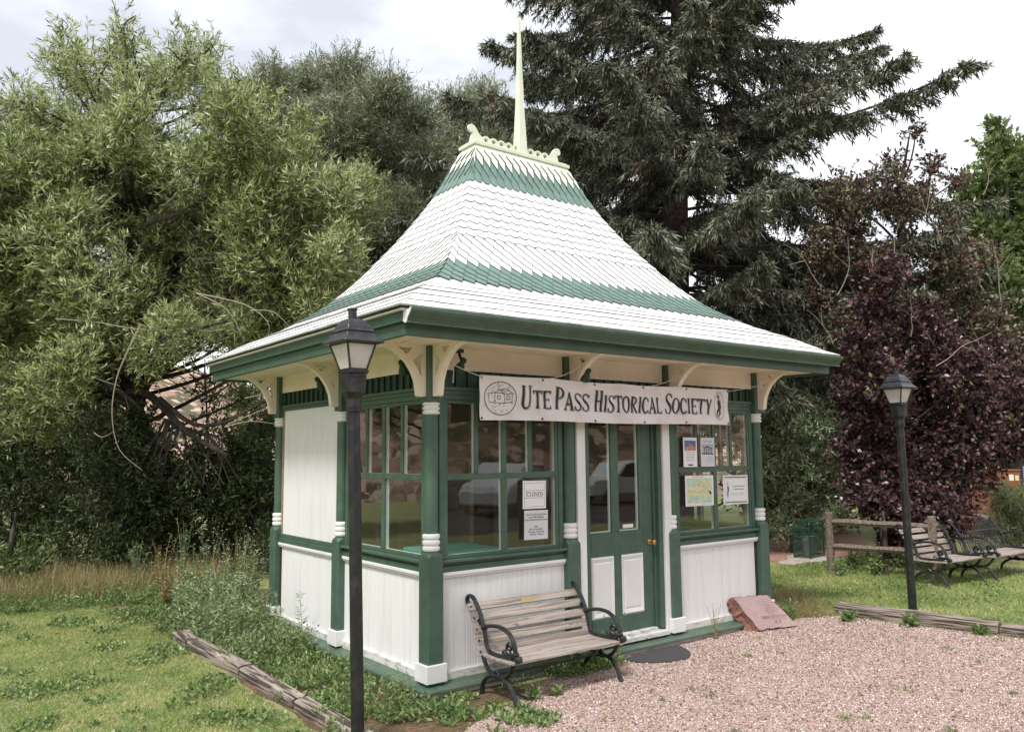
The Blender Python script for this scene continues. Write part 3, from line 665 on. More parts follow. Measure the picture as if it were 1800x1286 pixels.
def write(mb, word, x0, x1, base, hcap, hsm, put, mi=0, shear=.0, shadow=None, thick=1.0):
    tot = sum(GL[c][0]*(1.12 if i == 0 else 1) for i, c in enumerate(word)); sc = (x1-x0)/tot; x = x0
    for i, c in enumerate(word):
        wch, st = GL[c]; k = sc*(1.12 if i == 0 else 1); h = hcap if i == 0 else hsm
        for P, W in st:
            P = [(p[0], p[1]) for p in P]; Wl = list(W) if hasattr(W, '__len__') else [W]*len(P)
            Q = [(x+p[0]*k+shear*p[1]*h, base+p[1]*h) for p in P]; Wq = [a*k*thick for a in Wl]
            if shadow:
                g = shadow; Wo = [.006]*len(Wl)
                Q2 = []
                for j in range(len(Q)):
                    a_, b_ = Vector(Q[max(j-1, 0)]), Vector(Q[min(j+1, len(Q)-1)]); t = (b_-a_).normalized() if (b_-a_).length else Vector((1, 0))
                    nn = Vector((-t.y, t.x)); 
                    if nn.x - nn.y < 0: nn = -nn
                    Q2.append((Q[j][0]+nn.x*Wq[j]*.5+g*.9, Q[j][1]+nn.y*Wq[j]*.5-g))
                ribbon(mb, Q2, .0028, lambda a, b: put(a, b, .0008), mi)
            ribbon(mb, Q, Wq, put, mi)
        x += wch*k

# banner --------------------------------------------------------------
BX0, BX1, BZ0, BZ1 = .362, 3.757, 2.288, 2.684
KX = lambda x: BX0+(x-.432)*3.395/3.436
def by(x, z):
    u = (x-BX0)/(BX1-BX0)
    return -.224 + .010*math.sin(u*17+z*3) + .006*math.sin(u*41+z*22) + .006*math.sin((z-BZ0)*9)
def bz(x, z): u = (x-BX0)/(BX1-BX0); return z - .010*math.sin(math.pi*((u*4) % 1))*max(0, (z-BZ0)/(BZ1-BZ0)-.2) + .006*math.sin(u*9)
ban = MB(); nx, nzz = 300, 14; V = []
for j in range(nzz+1):
    for i in range(nx+1):
        x = BX0+(BX1-BX0)*i/nx; z = BZ0+(BZ1-BZ0)*j/nzz; V.append((x, by(x, z), bz(x, z)))
ban.add(V, [(j*(nx+1)+i, j*(nx+1)+i+1, (j+1)*(nx+1)+i+1, (j+1)*(nx+1)+i) for j in range(nzz) for i in range(nx)])
BAN = empty('banner', (BX0, -.222, BZ0), 0, 'long white vinyl banner lettered Ute Pass Historical Society hung under the eaves', 'banner')
OB = Matrix.Translation((-BX0, .222, -BZ0))
def rel(mb): mb.v = [tuple(OB @ Vector(v)) for v in mb.v]; return mb
o = rel(ban).build('vinyl_sheet', 'vinyl', BAN, smooth=True); sm_ = o.modifiers.new('solid', 'SOLIDIFY'); sm_.thickness = .0015; sm_.offset = -1
put = lambda x, z, k=0: (KX(x), by(KX(x), z)-.0042, bz(KX(x), z)-.009)
tx = MB()
for wd_, a, c in (('UTE', .872, 1.235), ('PASS', 1.275, 1.745), ('HISTORICAL', 1.80, 2.765), ('SOCIETY', 2.82, 3.575)):
    write(tx, wd_, a, c, 2.408, .212, .168, put, shear=.04, shadow=.007, thick=.92)
rel(tx).build('lettering', 'ink', BAN)
em = MB(); cx, cz = .658, 2.492
ribbon(em, arc(cx, cz, .176, .148, 0, 360, 40), .006, put)
R3 = random.Random(5)
for P in [[(.52, 2.535), (.60, 2.545), (.72, 2.535), (.80, 2.535)], [(.53, 2.53), (.53, 2.46)], [(.60, 2.54), (.60, 2.455)], [(.79, 2.53), (.79, 2.455)], [(.53, 2.455), (.70, 2.452), (.80, 2.462)], [(.66, 2.565), (.69, 2.54), (.71, 2.56), (.67, 2.575), (.66, 2.555)], [(.60, 2.545), (.66, 2.575), (.73, 2.578), (.80, 2.537)], [(.70, 2.535), (.71, 2.455)]]: ribbon(em, P, .004, put)
for c_ in (.645, .75): ribbon(em, [(c_-.016, 2.485), (c_+.016, 2.485), (c_+.016, 2.515), (c_-.016, 2.515), (c_-.016, 2.485)], .006, put)
for _ in range(120):
    a = R3.uniform(0, 6.28); q = R3.uniform(.3, .93); x_ = cx+.17*q*math.cos(a); z_ = cz+.142*q*math.sin(a)
    if z_ > 2.45 and z_ < 2.54 and R3.random() < .6: continue
    ribbon(em, [(x_, z_), (x_+R3.uniform(.006, .022), z_+R3.uniform(-.006, .008))], R3.uniform(.0015, .0035), put)
def figure(mb, cx, cz, sx, sz, put):
    """oval badge with a long-coated figure in a hat holding a staff"""
    ribbon(mb, arc(cx, cz, sx, sz, 0, 360, 36), sx*.045, put)
    for P, W in [([(-.45, .62), (-.1, .66), (.25, .56)], [.05, .13, .05]), ([(-.22, .66), (-.1, .80), (.05, .70)], [.05, .16, .06]), ([(-.05, .55), (-.02, .40)], [.16, .12]), ([(-.1, .40), (.05, .2), (.0, -.1), (-.25, -.35)], [.35, .55, .38, .28]),
                 ([(.1, .25), (.35, .05), (.42, -.2)], [.16, .12, .08]), ([(-.25, -.3), (-.45, -.5), (-.4, -.8)], [.25, .16, .07]), ([(-.1, -.25), (.05, -.5), (-.15, -.78), (-.05, -.88)], [.2, .15, .09, .07]), ([(.45, .5), (.35, 0), (.12, -.7)], [.03, .04, .05])]:
        ribbon(mb, catmull([(cx+p[0]*sx, cz+p[1]*sz, 0) for p in P], 3), np.interp(np.linspace(0, 1, (len(P)-1)*3+1), np.linspace(0, 1, len(W)), W)*sx*1.3, put)
figure(em, 3.700, 2.505, .085, .152, put)
rel(em).build('emblem', 'ink', BAN)
g = MB()
for z_ in (BZ0+.018, BZ1-.018):
    for i in range(6):
        x_ = BX0+.02+(BX1-BX0-.04)*i/5
        g.loft([[(x_+r_*math.cos(t), by(x_, z_)-yy-.002, bz(x_, z_)+r_*math.sin(t)) for t in np.linspace(0, 2*math.pi, 11)[:-1]] for r_, yy in ((.011, .001), (.011, .003), (.006, .0035))])
rel(g).build('grommet', 'ink', BAN)
def rope(name, pts, label, r=.004):
    m_ = MB(); o0 = Vector(pts[0]); m_.tube([tuple(Vector(p)-o0) for p in catmull(pts, 4)], r, 6); o = m_.build(name, 'rope', None); o.location = o0
    tag(o, label, 'rope', 'ropes tying the banner to the brackets')
rope('tie_rope', [(.045, -.20, 2.78), (.18, -.21, 2.725), (BX0+.02, by(.45, 2.67)-.004, 2.664)], 'white rope from the corner floodlight to the left end of the banner')
rope('tie_rope', [(.08, -.21, 2.77), (.09, -.215, 2.70), (.08, -.22, 2.60)], 'loose dangling rope end at the corner bracket')
rope('tie_rope', [(1.10, -.225, 2.675), (1.33, -.225, 2.73), (1.53, -.27, 2.83)], 'dark rope slanting from the banner up to the second bracket', .004)
rope('tie_rope', [(2.52, -.225, 2.675), (2.76, -.225, 2.73), (2.96, -.27, 2.83)], 'dark rope slanting from the banner up to the third bracket', .004)
rope('tie_rope', [(BX1-.02, -.225, 2.665), (4.15, -.20, 2.72), (4.53, -.20, 2.79)], 'white rope from the right end of the banner to the end bracket')

# papers taped to the panes --------------------------------------------
def sheetpaper(name, x0, x1, z0, z1, m_, label, cat, tilt=0, yy=-.024):
    r_ = empty(name, (x0, yy, z0), 0, label, cat); r_.rotation_euler = (0, tilt, 0)
    m = MB(); m.box(0, x1-x0, -.0008, .0008, 0, z1-z0); m.build('sheet', m_, r_)
    return r_, x1-x0, z1-z0
pp = lambda x, z, k=0: (x, -.0014, z)
def rect(mb, x0, x1, z0, z1, t): ribbon(mb, [(x0, z0), (x1, z0)], t, pp); ribbon(mb, [(x0, z1), (x1, z1)], t, pp); ribbon(mb, [(x0, z0), (x0, z1)], t, pp); ribbon(mb, [(x1, z0), (x1, z1)], t, pp)
def lines(mb, x0, x1, zs, t, seed=1, mi=0):
    q = random.Random(seed)
    for z in zs:
        x = x0+q.uniform(0, .1)*(x1-x0); e = x1-q.uniform(0, .1)*(x1-x0)
        while x < e: n_ = q.uniform(.006, .02); ribbon(mb, [(x, z), (min(e, x+n_), z)], t, pp, mi); x += n_+.005
PX = Matrix.Translation((0, -.0016, 0)) @ XZ
r_, w_, h_ = sheetpaper('closed_sign', .972, 1.250, 1.487, 1.745, 'paper', 'square white sign reading CLOSED behind the front window left of the door', 'sign', .015)
m = MB(); rect(m, .02, w_-.02, .02, h_-.02, .0022); ribbon(m, [(.02, .168), (w_-.02, .168)], .0025, pp); ribbon(m, [(.02, .100), (w_-.02, .100)], .0025, pp); m.build('border', 'ink', r_)
m = MB(); write(m, 'CLOSED', .040, w_-.036, .114, .042, .040, pp, thick=.85); m.build('lettering', 'ink', r_)
r_, w_, h_ = sheetpaper('opening_hours_sheet', .985, 1.268, 1.205, 1.472, 'paper_grey', 'grey printed opening hours sheet below the CLOSED sign', 'notice', .015)
for s, z in (('Ute Pass Historical Society', .222), ('Land Office Building', .198), ('Green Mountain Falls Location', .174), ('Open', .112), ('June to September', .088), ('Thursday to Saturday', .064), ('11:00 am - 3:00 pm', .040)):
    text_mesh('lettering', s, .022, 'ink', r_, Matrix.Translation((w_/2, -.0016, z)) @ XZ)
m = MB(); ribbon(m, [(.01, h_-.006), (w_-.01, h_-.006)], .006, pp); m.build('tape', 'paper', r_)
r_, w_, h_ = sheetpaper('museum_poster', 3.872, 4.325, 1.395, 1.725, 'paper', 'white bordered society poster with an oval figure badge in the right front window', 'poster', .01)
m = MB(); ribbon(m, [(.02, h_-.022), (w_-.02, h_-.022)], .010, pp); ribbon(m, [(.02, .022), (w_-.02, .022)], .010, pp); rect(m, .028, w_-.028, .034, h_-.034, .002); figure(m, .085, h_/2, .036, .105, pp); m.build('print', 'ink', r_)
text_mesh('lettering', 'Ute Pass Historical Society', .0205, 'ink', r_, Matrix.Translation((.28, -.0016, h_*.60)) @ XZ); text_mesh('lettering', '& Pikes Peak Museum', .0205, 'ink', r_, Matrix.Translation((.28, -.0016, h_*.50)) @ XZ)
m = MB(); lines(m, .14, .41, [.125, .105], .0035); m.build('small_print', 'ink', r_)
r_, w_, h_ = sheetpaper('county_map', 3.225, 3.700, 1.405, 1.738, 'paper', 'coloured map sheet in the lower left pane of the right front window', 'map', .012)
m = MB(); m.box(.025, w_-.03, -.0016, -.0009, .03, h_-.03); m.build('map_print', 'map', r_)
m = MB(); m.add([(.03, -.0019, .125), (.16, -.0019, .11), (.30, -.0019, .12), (.36, -.0019, .09), (.44, -.0019, .11), (.43, -.0019, .15), (.30, -.0019, .20), (.15, -.0019, .21), (.03, -.0019, .20)], [tuple(range(9))])
m.add([(.19, -.0019, .30), (.26, -.0019, .30), (.40, -.0019, .21), (.44, -.0019, .13), (.42, -.0019, .12), (.36, -.0019, .19), (.24, -.0019, .25)], [tuple(range(7))]); m.build('map_print', 'map2', r_)
m = MB(); lines(m, .12, .32, [h_-.014], .006, 3); lines(m, .04, .44, [.014], .003, 4)
pq = lambda x, z, k=0: (x, -.0022, z)
ribbon(m, [(.03, .17), (.10, .15), (.14, .165), (.22, .145), (.30, .16), (.38, .13)], .003, pq); ribbon(m, [(.20, .29), (.28, .25), (.36, .20), (.42, .12)], .003, pq)
for k in range(14): ribbon(m, [(R3.uniform(.05, .42), R3.uniform(.05, .28)), ] * 1 + [(R3.uniform(.05, .42), R3.uniform(.05, .28))], .0012, pq) if k < 5 else m.box(*(lambda a, c: (a, a+.007, -.0024, -.0017, c, c+.006))(R3.uniform(.05, .42), R3.uniform(.04, .28)))
m.build('lettering', 'ink', r_)
r_, w_, h_ = sheetpaper('event_flyer', 3.213, 3.440, 1.832, 2.155, 'paper', 'narrow flyer with a blue and red picture in the right front window', 'flyer', .008)
m = MB(); m.box(.018, w_-.018, -.0016, -.0009, .215, .290); m.build('picture', 'blue', r_)
m = MB(); m.box(.020, w_-.018, -.0019, -.0015, .178, .222); m.box(.1, .15, -.0019, -.0015, .2222, .245); m.build('picture', 'redp', r_)
m = MB(); lines(m, .03, w_-.03, [.163, .145, .127, .109, .091, .073], .004, 7); ribbon(m, [(.075, .022), (.155, .022)], .014, pp); m.build('lettering', 'ink', r_)
r_, w_, h_ = sheetpaper('photo_flyer', 3.503, 3.742, 1.832, 2.155, 'paper_grey', 'flyer with a grey photograph of a building beside the blue and red flyer', 'flyer', .008)
m = MB(); m.box(.018, w_-.018, -.0016, -.0009, .135, .250); m.build('picture', 'greyp', r_)
m = MB(); ribbon(m, [(.05, .205), (.12, .222), (.19, .205)], .012, pq); ribbon(m, [(.02, .142), (w_-.02, .142)], .012, pq)
for x_ in (.06, .10, .14, .18): ribbon(m, [(x_, .145), (x_, .205)], .009, pq)
lines(m, .04, w_-.03, [.285, .275], .003, 8); lines(m, .09, w_-.02, [.11, .09, .07, .045], .003, 9); m.build('lettering', 'ink', r_)

# inside: cloth covered table and chair
t = empty('display_table', (.52, .48, .15), 0, 'small table under a teal cloth inside the corner window', 'table')
m = MB(); m.prism([(-.36, -.30), (.34, -.32), (.36, .30), (-.34, .32)], .93, .985, 'z'); m.prism([(-.37, -.31), (.35, -.33), (.37, .31), (-.35, .33)], .70, .93, 'z'); m.build('tablecloth', 'teal', t, bevel=.01)
for sx_, sy_ in ((-1, -1), (1, -1), (-1, 1), (1, 1)): m = MB(); m.box(sx_*.3-.02, sx_*.3+.02, sy_*.26-.02, sy_*.26+.02, 0, .70); m.build('leg', 'dark', t)
t = empty('office_chair', (.62, 1.45, .15), .5, 'dark chair standing inside behind the side window', 'chair')
m = MB(); m.box(-.22, .22, -.22, .22, .42, .48); m.build('seat', 'dark', t, bevel=.02)
m = MB(); m.prism([(.2, .62), (.24, .62), (.3, 1.12), (.26, 1.14)], -.2, .2, 'x'); m.build('backrest', 'dark', t, bevel=.02)
for sx_, sy_ in ((-1, -1), (1, -1), (-1, 1), (1, 1)): m = MB(); m.tube([(sx_*.19, sy_*.19, 0), (sx_*.19, sy_*.19, .42 if sy_ < 0 else .7)], .012); m.build('leg', 'iron', t)

# ------------------------------------------------------------------ benches
OY = .45
def bench_frame(m, x):
    cv = lambda P, k=3: catmull([(x, a+OY, z) for a, z in P], k)
    F1 = (1, 0, 0)
    m.tube(cv([(-.03, .70), (-.002, .735), (-.035, .775), (-.10, .765), (-.155, .71), (-.207, .645), (-.25, .56), (-.28, .47), (-.30, .40), (-.335, .362), (-.40, .352), (-.55, .36), (-.66, .365)]), .0165, 8, flat=F1)
    m.tube(cv([(-.262, .545), (-.33, .565), (-.43, .58), (-.528, .577), (-.62, .545), (-.675, .49), (-.695, .43), (-.70, .385), (-.72, .365)]), .0165, 8, flat=F1)
    m.tube(cv([(-.69, .385), (-.64, .385), (-.60, .41), (-.592, .45), (-.62, .472), (-.65, .452), (-.636, .428), (-.618, .44)]), [.016]*15+[.013]*7, 7, flat=F1)
    m.tube(cv([(-.62, .372), (-.57, .385), (-.545, .405), (-.53, .385), (-.55, .365)]), .011, 6, flat=F1)
    m.tube(cv([(-.245, .31), (-.29, .235), (-.36, .195), (-.45, .18), (-.55, .195), (-.63, .25), (-.685, .345)]), .0165, 8, flat=F1)
    m.tube(cv([(-.225, 0), (-.235, .07), (-.28, .13), (-.36, .175), (-.45, .188), (-.53, .187), (-.60, .160), (-.655, .10), (-.69, .035), (-.715, 0)]), [.022, .021]+[.018]*24+[.022, .024], 8, flat=F1)
    m.tube(cv([(-.20, .605), (-.185, .585), (-.20, .57), (-.225, .58)]), .014, 6, flat=F1)
    m.tube(cv([(-.42, .20), (-.45, .225), (-.48, .20)]), .012, 6, flat=F1)
    for a, z, r_ in ((-.735, .368, .03), (-.262, .545, .024), (-.70, .40, .02)):
        n = 12
        m.loft([[(x+dx, a+OY+rad*math.cos(2*math.pi*i/n), z+rad*math.sin(2*math.pi*i/n)) for i in range(n)] for dx, rad in ((-.028, r_*.5), (-.022, r_*.9), (0, r_), (.022, r_*.9), (.028, r_*.5))])
def make_bench(W, tones, slatmat=('wood', 'wood2')):
    root = empty('park_bench', (0, 0, 0))
    h = W/2
    for x in (-h, h):
        m = MB(); bench_frame(m, x); m.build('end_frame', 'iron', root, smooth=True)
    bz_ = [(-.105, .690), (-.155, .605), (-.195, .520), (-.228, .435), (-.250, .348)]
    for i, (a, z) in enumerate(bz_):
        q = bz_[min(i+1, 4)]; p_ = bz_[max(i-1, 0)]; t = Vector((q[0]-p_[0], q[1]-p_[1])).normalized()
        m = MB(); nrm = Vector((t.y, -t.x)); c = Vector((a+OY+.004, z)); hw, th = .0335, .010
        P = [c+t*hw+nrm*th, c-t*hw+nrm*th, c-t*hw-nrm*th, c+t*hw-nrm*th]
        m.prism([tuple(p) for p in P], -h-.055, h+.055, 'x'); o = m.build('back_slat', slatmat[tones[i]], root, bevel=.003)
        b_ = MB()
        for x in (-h-.035, h+.035):
            cc = c+nrm*(.0105); n = 8
            if nrm.x > 0: cc = c-nrm*.0105
            b_.lathe(0, 0, [(.001, 0)], 3) if False else None
            u1 = t; rg = []
            dv = -nrm if nrm.x > 0 else nrm
            for k, rad in ((0, .009), (.005, .008), (.007, .003)):
                rg.append([(x+rad*math.cos(2*math.pi*j/n), cc.x+dv.x*k+u1.x*rad*math.sin(2*math.pi*j/n), cc.y+dv.y*k+u1.y*rad*math.sin(2*math.pi*j/n)) for j in range(n)])
            b_.loft(rg)
        b_.build('bolt', 'iron', o)
    for i, (a, z) in enumerate([(-.345, .330), (-.430, .327), (-.515, .328), (-.600, .331), (-.680, .335)]):
        m = MB(); m.box(-h-.045, h+.045, a+OY-.038, a+OY+.038, z-.011, z+.011); m.build('seat_slat', slatmat[0], root, bevel=.004)
    m = MB(); m.tube([(-h, -.45+OY, .20), (0, -.45+OY, .19), (h, -.45+OY, .20)], .009); m.build('stretcher', 'iron', root, smooth=True)
    return root
b1 = make_bench(1.15, [1, 1, 0, 1, 0]); b1.location = (.935, -.455, .004); b1.rotation_euler = (0, 0, math.radians(-.6))
tag(b1, 'weathered slatted bench with black scrolled iron ends in front of the little office', 'bench', 'iron and wood benches')
m = MB(); m.box(-.075, .065, -.118+OY, -.1145+OY, .665, .715); m.X = None
pq_ = m.build('plaque', 'plaque', b1); pq_.rotation_euler = (0, 0, 0); pq_.location = (0, -.0035, -.001)
b2 = make_bench(.90, [0, 0, 0, 0, 0], ('wood', 'wood')); b2.scale = (1.1, 1.1, 1.1); b2.location = (9.06, -.045, 0); b2.rotation_euler = (0, 0, math.radians(-4))
tag(b2, 'grey slatted bench on the grass right behind the far lamp post', 'bench', 'iron and wood benches')
# third bench: iron lattice back with a crest
b3 = empty('park_bench', (10.42, -.20, 0), math.radians(-2), 'iron bench with a lattice back panel and wooden crest, beside the grey slatted bench', 'bench', 'iron and wood benches')
for x in (-.6, .6): m = MB(); bench_frame(m, x); m.build('end_frame', 'iron', b3, smooth=True)
def backpt(x, s_): return (x, -.255+.15*s_+OY, .36+.38*s_)
m = MB()
for s_ in (0, .33, .66, 1.0): m.tube([backpt(-.58, s_), backpt(.58, s_)], .009, 6)
for k in range(17):
    x = -.56+k*.07; m.tube([backpt(x, 0), backpt(x, 1)], .007, 6)
m.build('lattice_back', 'iron', b3)
m = MB(); pt = []
xs = np.linspace(-.6, .6, 17); up_ = [.80+.12*math.cos(x/.6*math.pi/2)**2 for x in xs]
rings = []
for x, z in zip(xs, up_):
    y_ = -.10+OY+(z-.75)*.3; rings.append([(x, y_-.012, z-.055), (x, y_+.012, z-.055), (x, y_+.012, z), (x, y_-.012, z)])
m.loft(rings); m.build('crest_rail', 'wood', b3, bevel=.003)
for a in (-.345, -.430, -.515, -.600, -.680): m = MB(); m.box(-.645, .645, a+OY-.038, a+OY+.038, .32, .342); m.build('seat_slat', 'wood', b3, bevel=.004)

b3.scale = (1.1, 1.1, 1.1)
# ------------------------------------------------------------------ lamp posts
def make_lamp():
    root = empty('lamp_post', (0, 0, 0))
    m = MB(); m.lathe(0, 0, [(.0, -.02), (.050, -.02), (.049, 1.2), (.047, 2.40), (.0, 2.40)], 20); m.build('pole', 'pole', root, smooth=True)
    m = MB(); m.lathe(0, 0, [(.048, 2.355), (.059, 2.36), (.061, 2.40), (.059, 2.45), (.061, 2.475), (.060, 2.48)], 20); m.build('neck', 'pole', root, smooth=True)
    ng = lambda k, z, n=8, c=0: [(k*math.cos(2*math.pi*(i+.5)/n)/math.cos(math.pi/n), k*math.sin(2*math.pi*(i+.5)/n)/math.cos(math.pi/n), z) for i in range(n)]
    sqr = lambda k, z: [(-k, -k, z), (k, -k, z), (k, k, z), (-k, k, z)]
    m = MB(); m.loft([ng(.055, 2.462), ng(.088, 2.50), ng(.094, 2.60), ng(.098, 2.635), ng(.06, 2.64)]); m.build('collar', 'pole', root)
    head = MB(); head.loft([sqr(.080, 2.638), sqr(.086, 2.652), sqr(.086, 2.664), sqr(.078, 2.668)])
    z0, z1, k0, k1 = 2.668, 2.862, .074, .128
    for sx_, sy_ in ((-1, -1), (1, -1), (1, 1), (-1, 1)):
        head.loft([[(sx_*k0+a, sy_*k0+b_, z0) for a, b_ in ((-.006, -.006), (.006, -.006), (.006, .006), (-.006, .006))], [(sx_*k1+a, sy_*k1+b_, z1) for a, b_ in ((-.006, -.006), (.006, -.006), (.006, .006), (-.006, .006))]])
    for sg in (-1, 1):
        for z, k in ((z0, k0), (z1-.010, k1-.003)):
            head.box(-k, k, sg*k-.005, sg*k+.005, z, z+.010); head.box(sg*k-.005, sg*k+.005, -k, k, z+.0005, z+.0095)
    head.build('lantern_frame', 'pole', root)
    g = MB(); g.loft([sqr(k0-.003, z0+.002), sqr(k1-.003, z1-.002)], cap=False); g.build('lamp_glass', 'lampglass', root)
    r_ = MB(); r_.loft([sqr(k, z) for k, z in ((.12, 2.856), (.176, 2.862), (.178, 2.872), (.160, 2.886), (.135, 2.912), (.122, 2.938), (.120, 2.944), (.128, 2.948), (.126, 2.958), (.108, 2.968), (.100, 2.99), (.082, 3.022), (.058, 3.045), (.035, 3.052))])
    r_.build('lantern_roof', 'pole', root, bevel=.003)
    c = MB(); c.lathe(0, 0, [(.034, 3.045), (.034, 3.115), (.040, 3.118), (.040, 3.130), (.0, 3.132)], 16); c.build('photocell', 'pole', root, smooth=True)
    return root
l1 = make_lamp(); tag(l1, 'tall black lamp post with a square frosted lantern nearest the camera', 'lamp post', 'black lamp posts')
l2 = copy_tree(l1)
tag(l2, 'black lamp post standing behind the timber edging on the right lawn')
rx, ry = .795, -.607                      # the posts lean slightly along this ground direction
def lean(o, x, y, ang, yaw):
    R_ = Matrix.Rotation(-ang, 4, Vector((-ry, rx, 0)).normalized()); o.matrix_world = Matrix.Translation((x, y, 0)) @ R_ @ Matrix.Rotation(yaw, 4, 'Z')
lean(l1, -1.01, -.68, math.radians(1.35), math.radians(6)); l1.matrix_world = l1.matrix_world @ Matrix.Diagonal((.93, .93, .978, 1)); lean(l2, 6.49, -.793, math.radians(.6), math.radians(-3)); l2.matrix_world = l2.matrix_world @ Matrix.Diagonal((.98, .98, .968, 1))

# ------------------------------------------------------------------ door mat, granite marker
m = MB(); P = [(2.02, -.20), (2.06, -.36), (2.16, -.47), (2.32, -.555), (2.48, -.585), (2.60, -.55), (2.74, -.44), (2.82, -.30), (2.84, -.165), (2.40, -.17)]
P = [tuple(p)[:2] for p in catmull([(a, c, 0) for a, c in P+[P[0]]], 3)][:-1]
m.prism([(a-2.4, c+.35) for a, c in P], 0, .013, 'z'); o = m.build('door_mat', 'mat', None, bevel=.004); o.location = (2.4, -.35, .012); tag(o, 'dark half round rubber mat on the gravel at the office door', 'door mat')
ST = empty('granite_marker', (4.1, -.10, 0), 0, 'engraved pink granite stone leaning against the office wall by the end post', 'stone marker')
# slanted slab: face polygon corners in world
face = [(4.15, -.20, .045), (4.60, -.315, .03), (4.60, -.10, .335), (4.30, -.05, .395), (3.93, -.03, .405)]
fx = Vector((.48, -.10, .0)).normalized()
def slab():
    V = []; rng = random.Random(9)
    A, Bq, C, Dq = Vector((4.06, -.30, .035)), Vector((4.60, -.42, .03)), Vector((4.515, -.095, .335)), Vector((3.91, -.075, .375))
    n = 14; rings = []
    edge = []
    for a, c in ((A, Bq), (Bq, C), (C, Dq), (Dq, A)):
        for i in range(n): 
            t = i/n; p = a.lerp(c, t); edge.append(p + Vector((0, 0, rng.uniform(-.006, .006))) + (c-a).normalized().cross(Vector((.2, -.8, .5)))*rng.uniform(-.006, .006))
    nv = (Bq-A).cross(Dq-A).normalized()
    if nv.y > 0: nv = -nv
    cen = (A+Bq+C+Dq)/4
    mid = [p - nv*.07 + (p-cen).normalized()*rng.uniform(-.01, .012) + Vector((rng.uniform(-.03, -.0), 0, rng.uniform(-.012, .012))) for p in edge]
    back = [p - nv*.15 + Vector((rng.uniform(-.03, .0)-.07, 0, rng.uniform(-.015, .01))) - (p-cen)*.08 for p in edge]
    for q in (mid, back):
        for p in q: p.z = max(p.z, -.01); p.y = min(p.y, -.006 if p.z > .12 else -.1)
    k = len(edge)
    m = MB(); off = Vector(ST.location)
    m.add([tuple(p-off) for p in edge], [tuple(range(k))], 0)
    m.add([tuple(p-off) for p in edge+mid+back], [(i, (i+1) % k, k+(i+1) % k, k+i) for i in range(k)]+[(k+i, k+(i+1) % k, 2*k+(i+1) % k, 2*k+i) for i in range(k)]+[tuple(range(2*k, 3*k))[::-1]], 1)
    m.build('slab', ['stone', 'stone_rough'], ST)
    ex = (Bq-A).normalized(); ez = (Dq-A) - ex*((Dq-A).dot(ex)); ez.normalize()
    X = Matrix(((ex.x, ez.x, nv.x, A.x-off.x), (ex.y, ez.y, nv.y, A.y-off.y), (ex.z, ez.z, nv.z, A.z-off.z), (0, 0, 0, 1))) @ Matrix.Translation((0, 0, .0015))
    for s, sz, x, y in (('GREEN MOUNTAIN', .040, .27, .115), ('18 - 98', .036, .30, .058)): text_mesh('engraved_lettering', s, sz, 'engrave', ST, X @ Matrix.Translation((x, y, 0)))
    m = MB(); rg = random.Random(4)
    for j, y in enumerate((.33, .305, .28, .25, .225, .20, .178)):
        x = .17+rg.uniform(0, .04); 
        while x < .40+rg.uniform(-.08, .02):
            ln = rg.uniform(.01, .03); P_ = [X @ Vector((a, c, 0)) for a, c in ((x, y), (x+ln, y+.002), (x+ln, y+.007), (x, y+.006))]; m.add([tuple(p) for p in P_], [(0, 1, 2, 3)]); x += ln+.006
    m.build('engraved_lettering', 'engrave', ST)
slab()

# ------------------------------------------------------------------ landscape timbers
def timber(p0, p1, w_, h_, label, seed, m_='tie', z0=-.03, grp='landscape timbers edging the beds'):
    rg = random.Random(seed); p0 = Vector((*p0, 0)); p1 = Vector((*p1, 0)); Ln = (p1-p0).length; m = MB(); n = max(4, int(Ln/.14)); rings = []
    base = [(-1, 0), (-.92, .08), (-.95, .8), (-.8, 1), (-.3, .97), (.2, 1.0), (.8, .96), (.97, .8), (.96, .1), (.9, 0)]
    for i in range(n+1):
        y = Ln*i/n; rings.append([(a*w_/2*(1+rg.uniform(-.04, .04)), y+(rg.uniform(-.02, .02) if i in (0, n) else 0), z0+b_*h_*(1+rg.uniform(-.035, .035)) if b_ > 0 else z0) for a, b_ in base])
    m.loft(rings); o = m.build('landscape_timber', m_, None); d = p1-p0
    o.location = p0; o.rotation_euler = (0, 0, math.atan2(d.y, d.x)-math.pi/2); tag(o, label, 'timber', grp); return o
timber((-1.04, 3.56), (-1.06, 3.02), .15, .13, 'short splintered grey timber at the far end of the left bed edging', 1)
timber((-1.05, 2.98), (-.99, 1.62), .16, .13, 'worn brown timber in the middle of the left bed edging', 2)
timber((-.99, 1.58), (-.99, .38), .14, .12, 'dark cracked timber with weeds over it along the left bed', 3)
timber((-.985, .35), (-.97, -1.5), .14, .12, 'nearest timber of the left bed edging, beside the near lamp post', 4)
timber((5.63, -.30), (5.93, -2.0), .15, .17, 'long grey cracked timber on the right between gravel and lawn', 5, z0=-.02)
timber((5.95, -2.03), (6.35, -4.4), .15, .15, 'bleached timber continuing the right edging to the photo border', 6, z0=-.02)

